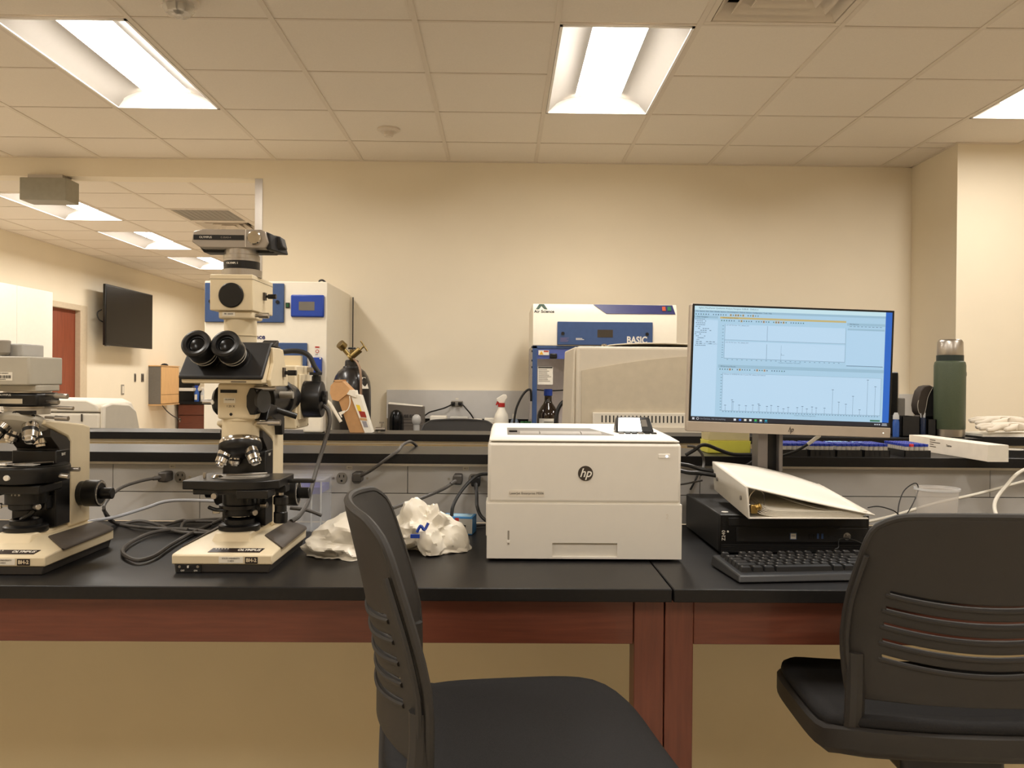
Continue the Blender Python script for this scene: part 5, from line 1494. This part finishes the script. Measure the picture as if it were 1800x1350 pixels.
# vial racks and vials
racks = [(.655, 'leftmost vial rack, half hidden behind the monitor stand'), (.76, 'second vial rack from the monitor stand'), (.865, 'third vial rack from the monitor stand'), (.97, 'fourth vial rack, below the right end of the monitor')]
RP = (.105, .165)
vial_m = {}
def vial(capm, key):
    if key not in vial_m:
        m = MB()
        m.lathe([(.0052, 0), (.0056, .001), (.0056, .024), (.004, .0265)], n=10)
        m.cur = 1
        m.lathe([(.0058, .0262), (.0058, .0325), (.0052, .033), (.0, .033)], n=10)
        vial_m[key] = m.mesh('sample_vial', [VGLASS, capm])
    o = bpy.data.objects.new('sample_vial', vial_m[key]); COL.objects.link(o)
    return o
def rack(x0, y0, nx, ny, label, rotz=0, special={}, skip=0, note=''):
    w_, d_ = nx * .0132 + .004, ny * .0132 + .004
    t = thing('vial_rack', label, 'rack', (x0 + w_ / 2, y0 + d_ / 2, LT), rotz)
    MB().box(-w_ / 2, w_ / 2, -d_ / 2, d_ / 2, 0, .003).build('bottom', BLACKM, t)
    for a in ((-w_ / 2, w_ / 2, -d_ / 2, -d_ / 2 + .002), (-w_ / 2, w_ / 2, d_ / 2 - .002, d_ / 2), (-w_ / 2, -w_ / 2 + .002, -d_ / 2, d_ / 2), (w_ / 2 - .002, w_ / 2, -d_ / 2, d_ / 2)):
        MB().box(*a, .003, .019).build('wall', BLACKM, t)
    for i in range(1, nx):
        MB().box(-w_ / 2 + .002 + i * .0132 - .0006, -w_ / 2 + .002 + i * .0132 + .0006, -d_ / 2, d_ / 2, .003, .016).build('divider', BLACKM, t)
    R = Matrix.Translation(t.location) @ Matrix.Rotation(rotz, 4, 'Z')
    for i in range(nx):
        for j in range(ny):
            p = R @ Vector((-w_ / 2 + .002 + (i + .5) * .0132, -d_ / 2 + .002 + (j + .5) * .0132, .003))
            kd = special.get((i, j), 'blue')
            o = vial({'blue': BLUECAP, 'pale': LBLUECAP, 'red': REDCAP}[kd], kd)
            o.location = p
            if kd == 'red':
                tag(o, 'the only red-capped sample vial, in the rightmost rack', 'vial')
            elif kd == 'pale':
                tag(o, 'pale blue capped sample vial in the rack below the right end of the monitor', 'vial', 'pale blue capped vials')
            else:
                tag(o, 'blue-capped glass sample vial in the ' + note, 'vial', 'blue-capped vials in the ' + note)
    return t
rack(.752, 2.243, 5, 8, 'black vial rack nearest the monitor stand', note='rack nearest the monitor stand')
rack(.826, 2.243, 5, 8, 'black vial rack under the hp mark of the monitor', note='rack under the hp mark')
rack(.899, 2.243, 5, 8, 'black vial rack under the right half of the monitor', special={(0, 6): 'pale', (1, 6): 'pale', (2, 6): 'pale', (3, 6): 'pale', (4, 6): 'pale', (2, 7): 'pale', (3, 7): 'pale', (1, 7): 'pale'}, note='rack under the right half of the monitor')
rack(.973, 2.243, 5, 8, 'black vial rack under the right corner of the monitor', special={(0, 6): 'pale', (1, 5): 'pale'}, note='rack under the right corner of the monitor')
rack(1.084, 2.245, 5, 10, 'black vial rack beside the long white carton', rotz=.0, special={(1, 0): 'red'}, note='rack beside the long white carton')
rack(.705, 2.26, 2, 5, 'small black vial rack beside the yellow tip box', note='small rack beside the yellow tip box')
t = thing('long_carton', 'long narrow white carton jutting over the front of the near ledge', 'carton', (1.270, 2.34, LT), .02)
bx = MB().box(-.0275, .0275, -.2, .2, 0, .0435).build('carton', pm('carton_white', (234, 224, 208), .6), t, bevel=.001)
MB().box(-.0272, .0272, -.2005, -.2, .0, .043).build('end_flap', PAPER, bx)
for i, (a, b) in enumerate(((.02, .05), (.02, .075), (.02, .04), (.02, .052))):
    MB().box(-.0279, -.0275, .1 - b, .1 - a, .036 - i * .0062, .038 - i * .0062).build('print_line', MATS['grey_ink'], bx)
text('Thermo', .0085, (-.0278, -.02, .027), MATS['grey_ink'], bx, rot=(PI / 2, 0, -PI / 2))
t = thing('tape_roll', 'black tape roll cut by the right edge on the near ledge', 'tape', (1.42, 2.33, LT))
MB().lathe([(.05, 0), (.05, .018), (.034, .018), (.034, 0), (.05, 0)], n=40, caps=False).build('tape', RUBBER, t)
MB().lathe([(.0338, 0), (.0338, .018), (.031, .018), (.031, 0), (.0338, 0)], n=40, caps=False).build('core', PAPER, t)

# ------------------------------------------------------------------ things on the tables
t = thing('plastic_cup', 'clear frosted plastic beaker on the right table behind the chair', 'beaker', (1.018, 1.95, BT))
MB().lathe([(.0, .002), (.038, .002), (.0385, .004), (.046, .14), (.0495, .143), (.0495, .146), (.046, .1455), (.0455, .143), (.0375, .006), (0, .005)], n=40, caps=False).build('beaker', CUPP, t)
MB().lathe([(.0464, .141), (.0498, .1415), (.0498, .1465), (.0464, .1465)], n=40, caps=False).build('rim', CLEARE, t)
t = thing('clear_box', 'clear plastic storage box with violet insert behind the centre microscope', 'storage box', (-.502, 2.195, BT))
for a in ((-.046, -.043, -.06, .06), (.043, .046, -.06, .06), (-.043, .043, -.06, -.057), (-.043, .043, .057, .06)):
    MB().box(*a, 0, .128).build('wall', CLEARP, t)
MB().box(-.046, .046, -.06, .06, 0, .003).build('bottom', CLEARE, t)
MB().box(-.05, .05, -.064, .064, .128, .134).build('lid', CLEARP, t, bevel=.002)
MB().box(-.041, .041, -.055, .055, .095, .112).build('violet_insert', PURPLE, t)
for x in (-.044, .02, .044):
    MB().box(x - .002, x + .002, -.0625, -.06, 0, .128).build('corner_rib', CLEARE, t)
t = thing('small_carton', 'small blue printed carton between the plastic bag and the printer', 'carton', (-.108, 2.14, BT), -.15)
cb = MB().box(-.04, .04, -.03, .03, 0, .044).build('carton', pm('carton_blue', (60, 128, 186), .5), t, bevel=.001)
MB().box(.0, .0402, -.0305, -.03, .003, .04).build('grey_face', pm('carton_grey_face', (176, 174, 166), .5), cb)
MB().box(-.004, .006, -.031, -.0304, .022, .042).build('red_strip', MATS['label_red'], cb)
MB().prism([(.01, .012), (.022, .014), (.024, .024), (.014, .026)], -.0312, -.0304, 'y').build('picture', INK, cb)
MB().box(-.035, .035, -.02, .02, .044, .0445).build('top_print', pm('pale_blue_print', (170, 206, 226), .5), cb)

# crumpled plastic bags
def bag(name, label, loc, rad, seed, spikes, fold=1.0, size=(.2, .2, .1)):
    bm = bmesh.new()
    bmesh.ops.create_icosphere(bm, subdivisions=5, radius=1)
    rng = random.Random(int(seed * 10))
    off = Vector((seed * 3.1, seed * 1.7, seed * .9))
    # long fold planes: each one pushes a band of the sheet in or out, leaving straight creases
    planes = []
    for _ in range(70):
        d_ = Vector((rng.gauss(0, 1), rng.gauss(0, 1), rng.gauss(0, .8))).normalized()
        planes.append((d_, rng.uniform(-.2, .85), rng.uniform(.05, .15) * rng.choice((-1, 1))))
    for v in bm.verts:
        p = v.co.copy()
        n1 = 1 - abs(noise.noise(p * 1.3 + off)) * 2
        n2 = 1 - abs(noise.noise(p * 3.2 + off * 2)) * 2
        r_ = .76 + .22 * n1 * fold + .09 * n2
        for d_, t_, k in planes:
            dd = d_.dot(p)
            if dd > t_:
                r_ += k * (dd - t_) / (1 - t_) * fold
        for d_, k, w_ in spikes:
            dd = Vector(d_).normalized().dot(p)
            if dd > w_:
                r_ += k * ((dd - w_) / (1 - w_)) ** 1.3
        q = p * r_
        q = Vector((q.x * rad[0], q.y * rad[1], max(q.z * rad[2], -rad[2] * .36 + .0)))
        q.z += rad[2] * .36
        if q.z < .004:
            q.x *= 1.06; q.y *= 1.06
        v.co = q
    for ax_ in range(3):
        lo_ = min(v.co[ax_] for v in bm.verts); hi_ = max(v.co[ax_] for v in bm.verts)
        for v in bm.verts:
            q_ = (v.co[ax_] - lo_) / (hi_ - lo_)
            v.co[ax_] = q_ * size[2] if ax_ == 2 else (q_ - .5) * size[ax_]
    me = bpy.data.meshes.new(name); bm.to_mesh(me); bm.free()
    me.polygons.foreach_set('use_smooth', [True] * len(me.polygons))
    me.set_sharp_from_angle(angle=math.radians(24))
    me.materials.append(BAGP)
    o = bpy.data.objects.new(name, me); COL.objects.link(o); o.location = loc
    tag(o, label, 'plastic bag')
    return o
bag('plastic_bag', 'crumpled white plastic bag beside the centre microscope base', (-.352, 1.885, BT + .001), (.088, .10, .072), 2.0, [((-.9, -.6, -.15), .3, .8), ((.5, -.9, -.35), .35, .8), ((.35, .1, .9), .2, .8)], 1.0, (.175, .20, .096))
b2 = bag('plastic_bag', 'crumpled white plastic bag with blue print between chair and printer', (-.165, 1.935, BT + .001), (.105, .105, .080), 5.0, [((-.75, .1, 1), .5, .78), ((1, -.2, -.1), .3, .75), ((.2, -1, -.2), .25, .8)], 1.0, (.195, .21, .118))
m = MB().tube([(-.02, -.090, .052), (-.012, -.088, .066), (-.004, -.088, .058), (.004, -.084, .072)], .0035, n=5).box(-.034, -.014, -.094, -.088, .040, .048)
m.build('blue_print', BLUEB, b2)

# ------------------------------------------------------------------ cords and plugs
CORDS = [
    ('grey power cord plugged into the left socket, behind the left microscope', CABLE, 0.0042, 1, [(-0.896,2.235,1.039),(-0.934,2.19,1.034),(-0.967,2.14,1.021),(-0.978,2.09,0.996),(-0.97,2.06,0.977),(-1.021,2.216,0.921),(-0.931,2.151,0.921),(-0.864,2.129,0.921),(-0.79,2.123,0.921),(-0.72,2.086,0.921)]),
    ('grey cord lying on the table behind the left microscope', CABLE, 0.0042, 0, [(-0.991,2.1,0.972),(-1.003,2.199,0.921),(-0.96,2.236,0.921),(-0.894,2.186,0.921),(-0.806,2.091,0.921),(-0.742,2.07,0.921),(-0.683,2.08,0.921)]),
    ('grey cord making a big loop on the table left of the centre microscope', CABLE, 0.0046, 0, [(-0.608,1.9,0.997),(-0.753,2.203,0.922),(-0.758,2.056,0.922),(-0.751,1.915,0.922),(-0.739,1.793,0.922),(-0.758,1.753,0.922),(-0.819,1.826,0.922),(-0.851,1.925,0.922),(-0.858,2.053,0.922),(-0.827,2.108,0.922),(-0.785,2.11,0.922)]),
    ('grey cord arching at the back of the table left of the centre microscope', CABLE, 0.004, 0, [(-0.874,2.153,0.921),(-0.852,2.249,0.921),(-0.838,2.24,0.921),(-0.783,2.24,0.921),(-0.711,2.24,0.921)]),
    ('short bent grey cord among the coils left of the centre microscope', CABLE, 0.004, 0, [(-0.803,2.112,0.923),(-0.831,2.211,0.923),(-0.799,2.248,0.923),(-0.745,2.269,0.923)]),
    ('pale blue-grey cable rising from the left microscope to the centre one', CABLEL, 0.0042, 0, [(-1.016,1.98,0.952),(-0.99,2.05,0.953),(-0.958,2.1,0.955),(-0.909,2.15,0.969),(-0.866,2.17,0.983),(-0.808,2.17,0.987),(-0.7,2.1,0.995)]),
    ('thick grey lead dropping from the round black lamp housing', CABLE, 0.0055, 0, [(-0.464,2.165,1.235),(-0.448,2.165,1.221),(-0.443,2.16,1.187),(-0.454,2.15,1.137),(-0.467,2.12,1.074),(-0.471,2.08,1.029),(-0.471,2.04,1.0),(-0.477,1.98,0.979),(-0.487,1.95,0.972)]),
    ('short grey lead behind the clear storage box', CABLE, 0.0045, 0, [(-0.507,2.02,0.992),(-0.466,2.02,0.987),(-0.434,2.03,0.973)]),
    ('grey plugged cord rising from the middle sockets over the near ledge', CABLE, 0.0042, 1, [(-0.385,2.24,1.041),(-0.348,2.22,1.06),(-0.302,2.21,1.094),(-0.275,2.23,1.114),(-0.271,2.3,1.124),(-0.263,2.42,1.124),(-0.254,2.5,1.105)]),
    ('grey plugged cord running down behind the plastic bag', CABLE, 0.0045, 1, [(-0.117,2.24,1.037),(-0.149,2.2,1.019),(-0.196,2.12,1.006),(-0.232,2.06,1.0),(-0.262,2.02,0.993)]),
    ('black cord curving down from behind the printer to the blue carton', CABLEB, 0.0045, 0, [(-0.003,2.22,1.051),(-0.04,2.2,1.057),(-0.069,2.19,1.05),(-0.102,2.16,1.019),(-0.123,2.13,0.982),(-0.125,2.12,0.947)]),
    ('black plugged cord dropping beside the printer', CABLEB, 0.0045, 1, [(-0.069,2.235,1.033),(-0.065,2.2,1.002),(-0.063,2.18,0.975),(-0.051,2.14,0.955),(-0.027,2.1,0.944)]),
    ('grey cord end lying beside the small blue carton', CABLE, 0.0042, 0, [(-0.09,2.106,0.92),(-0.082,2.122,0.92),(-0.069,2.206,0.92),(-0.017,2.225,0.92)]),
    ('straight white cable slanting up behind the beaker to the right edge', CABLEW, 0.0042, 0, [(0.894,2.12,0.944),(1.002,2.15,0.96),(1.128,2.18,0.989),(1.259,2.2,1.014),(1.392,2.22,1.045),(1.497,2.24,1.068)]),
    ('white cable hanging in a loop at the right edge', CABLEW, 0.0048, 0, [(1.5,2.2,1.118),(1.36,2.17,1.081),(1.301,2.15,1.04),(1.263,2.13,1.006),(1.245,2.1,0.981),(1.233,2.05,0.964),(1.229,1.98,0.953)]),
    ('end of white cable curled on the table behind the right chair', CABLEW, 0.0042, 0, [(1.23,2.05,0.964),(1.208,2.06,0.972),(1.172,2.06,0.973),(1.143,2.05,0.969)]),
    ('thin black wire looped behind the open end of the binder', CABLEB, 0.0014, 0, [(0.926,1.95,0.987),(0.934,1.96,1.021),(0.951,1.97,1.051),(0.981,1.98,1.067),(0.989,1.98,1.053),(0.962,1.95,1.023),(0.916,1.9,1.0),(0.883,1.88,1.017),(0.841,1.86,1.029),(0.816,1.86,1.026)]),
    ('black cable with white sleeve hanging left from the back of the monitor', CABLEB, 0.0046, 2, [(0.69,2.14,1.158),(0.681,2.14,1.139),(0.665,2.16,1.111),(0.638,2.18,1.086),(0.611,2.2,1.072),(0.568,2.21,1.06)]),
    ('thinner black cable with white sleeve hanging from the monitor, right of its stand', CABLEB, 0.0038, 2, [(0.809,2.14,1.165),(0.787,2.15,1.145),(0.762,2.17,1.125),(0.73,2.19,1.11),(0.7,2.2,1.103)]),
    ('black cable arching in front of the yellow tip box', CABLEB, 0.0048, 0, [(0.483,2.2,1.11),(0.508,2.2,1.125),(0.523,2.2,1.136),(0.542,2.2,1.136),(0.573,2.2,1.124),(0.61,2.2,1.113),(0.673,2.21,1.111),(0.719,2.21,1.102)]),
    ('grey cable bending down left of the binder', CABLE, 0.0036, 0, [(0.487,2.2,1.134),(0.508,2.2,1.131),(0.526,2.2,1.113),(0.531,2.2,1.088),(0.512,2.15,1.064)]),
    ('upper of two thick black cables behind the printer and binder', CABLEB, 0.0052, 0, [(0.45,2.15,1.092),(0.473,2.12,1.091),(0.497,2.1,1.085),(0.54,2.1,1.077)]),
    ('lower of two thick black cables behind the printer and binder', CABLEB, 0.0052, 0, [(0.446,2.13,1.079),(0.468,2.1,1.075),(0.495,2.08,1.076),(0.535,2.08,1.07)]),
    ('thin grey cable between printer and binder', CABLE, 0.0026, 0, [(0.453,2.16,1.037),(0.475,2.13,1.045),(0.509,2.12,1.054)]),
    ('short black cable with pale tie left of the binder', CABLEB, 0.0026, 0, [(0.496,2.2,1.019),(0.509,2.2,1.043),(0.52,2.21,1.061)]),
]
for lab_, mt, r_, kind, pts in CORDS:
    b = Vector(pts[0])
    t = thing('loose_cable', lab_, 'cable', b)
    rel = [Vector(p) - b for p in pts]
    MB().tube(rel, r_, n=8, sub=6).build('cable', mt, t)
    if kind == 1:          # moulded plug in the socket
        MB().box(-.012, .012, -.012, .036, -.013, .013).build('plug', RUBBER if mt is CABLEB else pm('plug_grey', (70, 66, 62), .5), t, bevel=.004)
        d_ = (rel[1] - rel[0]).normalized()
        MB().cyl((0, 0, 0), d_ * .03, .0075, .005, n=10).build('strain_relief', mt, t)
    if kind == 2:          # pale sleeve at the monitor end
        d_ = rel[1] - rel[0]
        MB().cyl(rel[0] - d_ * .2, rel[1], r_ * 1.25, n=12).build('pale_sleeve', CABLEW, t)

# ------------------------------------------------------------------ the room beyond the opening
t = thing('wall_television', 'large black flat television on a wall arm in the room beyond', 'television', (-5.05, 11.41, 2.09))
MB().box(-.02, .015, -.715, .715, -.39, .39).build('cabinet', BLACK, t, bevel=.006)
MB().box(.015, .018, -.70, .70, -.365, .375).build('screen', GLASSD, t)
MB().box(-.2, -.02, -.15, .15, -.12, .12).build('wall_arm', BLACKM, t)
MB().box(-.015, .016, -.68, -.60, -.40, -.39).build('lower_lip', PGREY, t)
MB().tube([(-.03, -.66, -.1), (-.06, -.74, -.06), (-.07, -.75, .02), (-.04, -.7, .06)], .008, n=6).build('side_cable', CABLEB, t)
for i, (lb, y0, y1) in enumerate((('white tall cabinet next to the wooden door', 8.262, 8.914), ('white tall cabinet left of the one beside the door', 7.61, 8.26), ('white tall cabinet at the left frame edge', 6.958, 7.608))):
    t = thing('tall_cabinet', lb, 'cabinet', (-5.0, (y0 + y1) / 2, 0))
    hy = (y1 - y0) / 2
    MB().box(-.245, .225, -hy, hy, 0, 2.19).build('carcass', WHITEP, t, bevel=.002)
    dd = MB().box(.226, .25, -hy + .003, hy - .003, .08, 2.185).build('door', WHITEP, t, bevel=.002)
    MB().cyl((.25, hy - .06, 1.0), (.275, hy - .06, 1.0), .005, n=8).cyl((.275, hy - .06, .95), (.275, hy - .06, 1.1), .006, n=8).build('handle', STEEL, dd)
for nm, lb, y, z, w_, h_, m_ in (('switch_plate', 'narrow grey switch plate on the far left wall', 12.047, 1.289, .05, .12, PGREY), ('switch_plate', 'wider grey switch plate beside the wooden wall cabinet', 12.293, 1.289, .085, .12, PGREY), ('wall_outlet', 'white wall outlet with grey frame below the television', 11.655, 1.123, .085, .14, PAPER)):
    t = thing(nm, lb, 'switch' if 'switch' in nm else 'outlet', (-5.25, y, z))
    MB().box(0, .008, -w_ / 2, w_ / 2, -h_ / 2, h_ / 2).build('plate', m_ if m_ is PGREY else OUTL, t, bevel=.002)
    MB().box(.008, .013, -w_ * .3, w_ * .3, -h_ * .36, h_ * .36).build('rocker', BEIGEL if m_ is not PGREY else DGREY, t, bevel=.001)
t = thing('wall_cabinet', 'small light wood wall cabinet with grey end panel in the room beyond', 'cabinet', (-5.25, 12.85, .875))
MB().box(.0, .18, -.34, .33, .02, .585).build('carcass', PGREY, t, bevel=.003)
MB().box(.18, .195, -.335, .325, .165, .58).build('upper_door', PLYW, t, bevel=.002)
MB().box(.18, .195, -.335, .325, .03, .16).build('lower_door', PLYW, t, bevel=.002)
MB().box(0, .2, -.35, .34, .585, .6).build('top_board', PLYW, t)
MB().box(0, .2, -.35, .34, .005, .02).build('bottom_board', PLYW, t)
tag(MB().tube([(-5.16, 12.8, .87), (-5.15, 12.95, .78), (-5.14, 13.15, .70), (-5.13, 13.45, .62)], .008, n=6).build('grey_wire', CABLE), 'thin grey wire hanging below the wooden wall cabinet', 'wire')
tag(MB().lathe([(.05, 0), (.055, .01), (.03, .03), (0, .035)], n=16).build('rubber_puck', BLACKM, loc=(-5.13, 12.8, 1.4755)), 'small black lump on top of the wooden wall cabinet', 'cap')
t = thing('base_cabinet', 'reddish wood base cabinet with black top in the room beyond', 'cabinet', (-4.8, 13.85, 0))
MB().box(-.4, .5, -.32, .4, .08, .87).build('carcass', WOOD, t, bevel=.003)
MB().box(-.38, .48, -.34, -.32, .70, .86).build('drawer', WOOD, t, bevel=.003)
dd = MB().box(-.38, .48, -.34, -.32, .1, .685).build('door', WOOD, t, bevel=.003)
MB().box(-.37, -.355, -.352, -.34, .58, .65).build('handle', STEEL, dd)
MB().box(-.43, .52, -.37, .42, .87, .91).build('worktop', EPOXY, t, bevel=.003)
tag(MB().box(-5.23, -4.28, 14.23, 14.26, .91, 1.08).build('backsplash', EPOXY), 'low black backsplash behind the bottles on the far cabinet', 'backsplash')
MB().box(-.40, .5, -.28, .38, 0, .08).build('plinth', BLACK, t)
for lb, x, h_ in (('blue liquid spray bottle on the far wooden cabinet', -4.93, .26), ('pale spray bottle beside the blue one on the far cabinet', -4.83, .24)):
    t = thing('spray_bottle', lb, 'spray bottle', (x, 13.6, .91))
    MB().lathe([(.038, 0), (.04, .01), (.04, h_ * .55), (.015, h_ * .75), (.015, h_ * .85)], n=16).build('bottle', BLUELIQ if 'blue liquid' in lb else CLEARE, t)
    MB().box(-.03, .02, -.015, .015, h_ * .85, h_).build('sprayer_head', BLUEB if 'blue liquid' in lb else PAPER, t, bevel=.004)
    MB().box(-.02, .02, -.042, -.04, .03, h_ * .45).build('label', PAPER, t)
t = thing('coffee_machine', 'black rounded machine beside the wooden wall cabinet in the room beyond', 'machine', (-5.08, 13.75, .91))
MB().box(-.14, .10, -.15, .15, .17, .22).build('shelf', WHITEP, t)
MB().prism([(-.14, .22), (.06, .22), (.1, .27), (.11, .36), (.08, .43), (.02, .47), (-.14, .47)], -.14, .14, 'y').build('body', BLACK, t, bevel=.01)
MB().box(-.14, .09, -.14, .14, 0, .17).build('foot', BLACK, t)
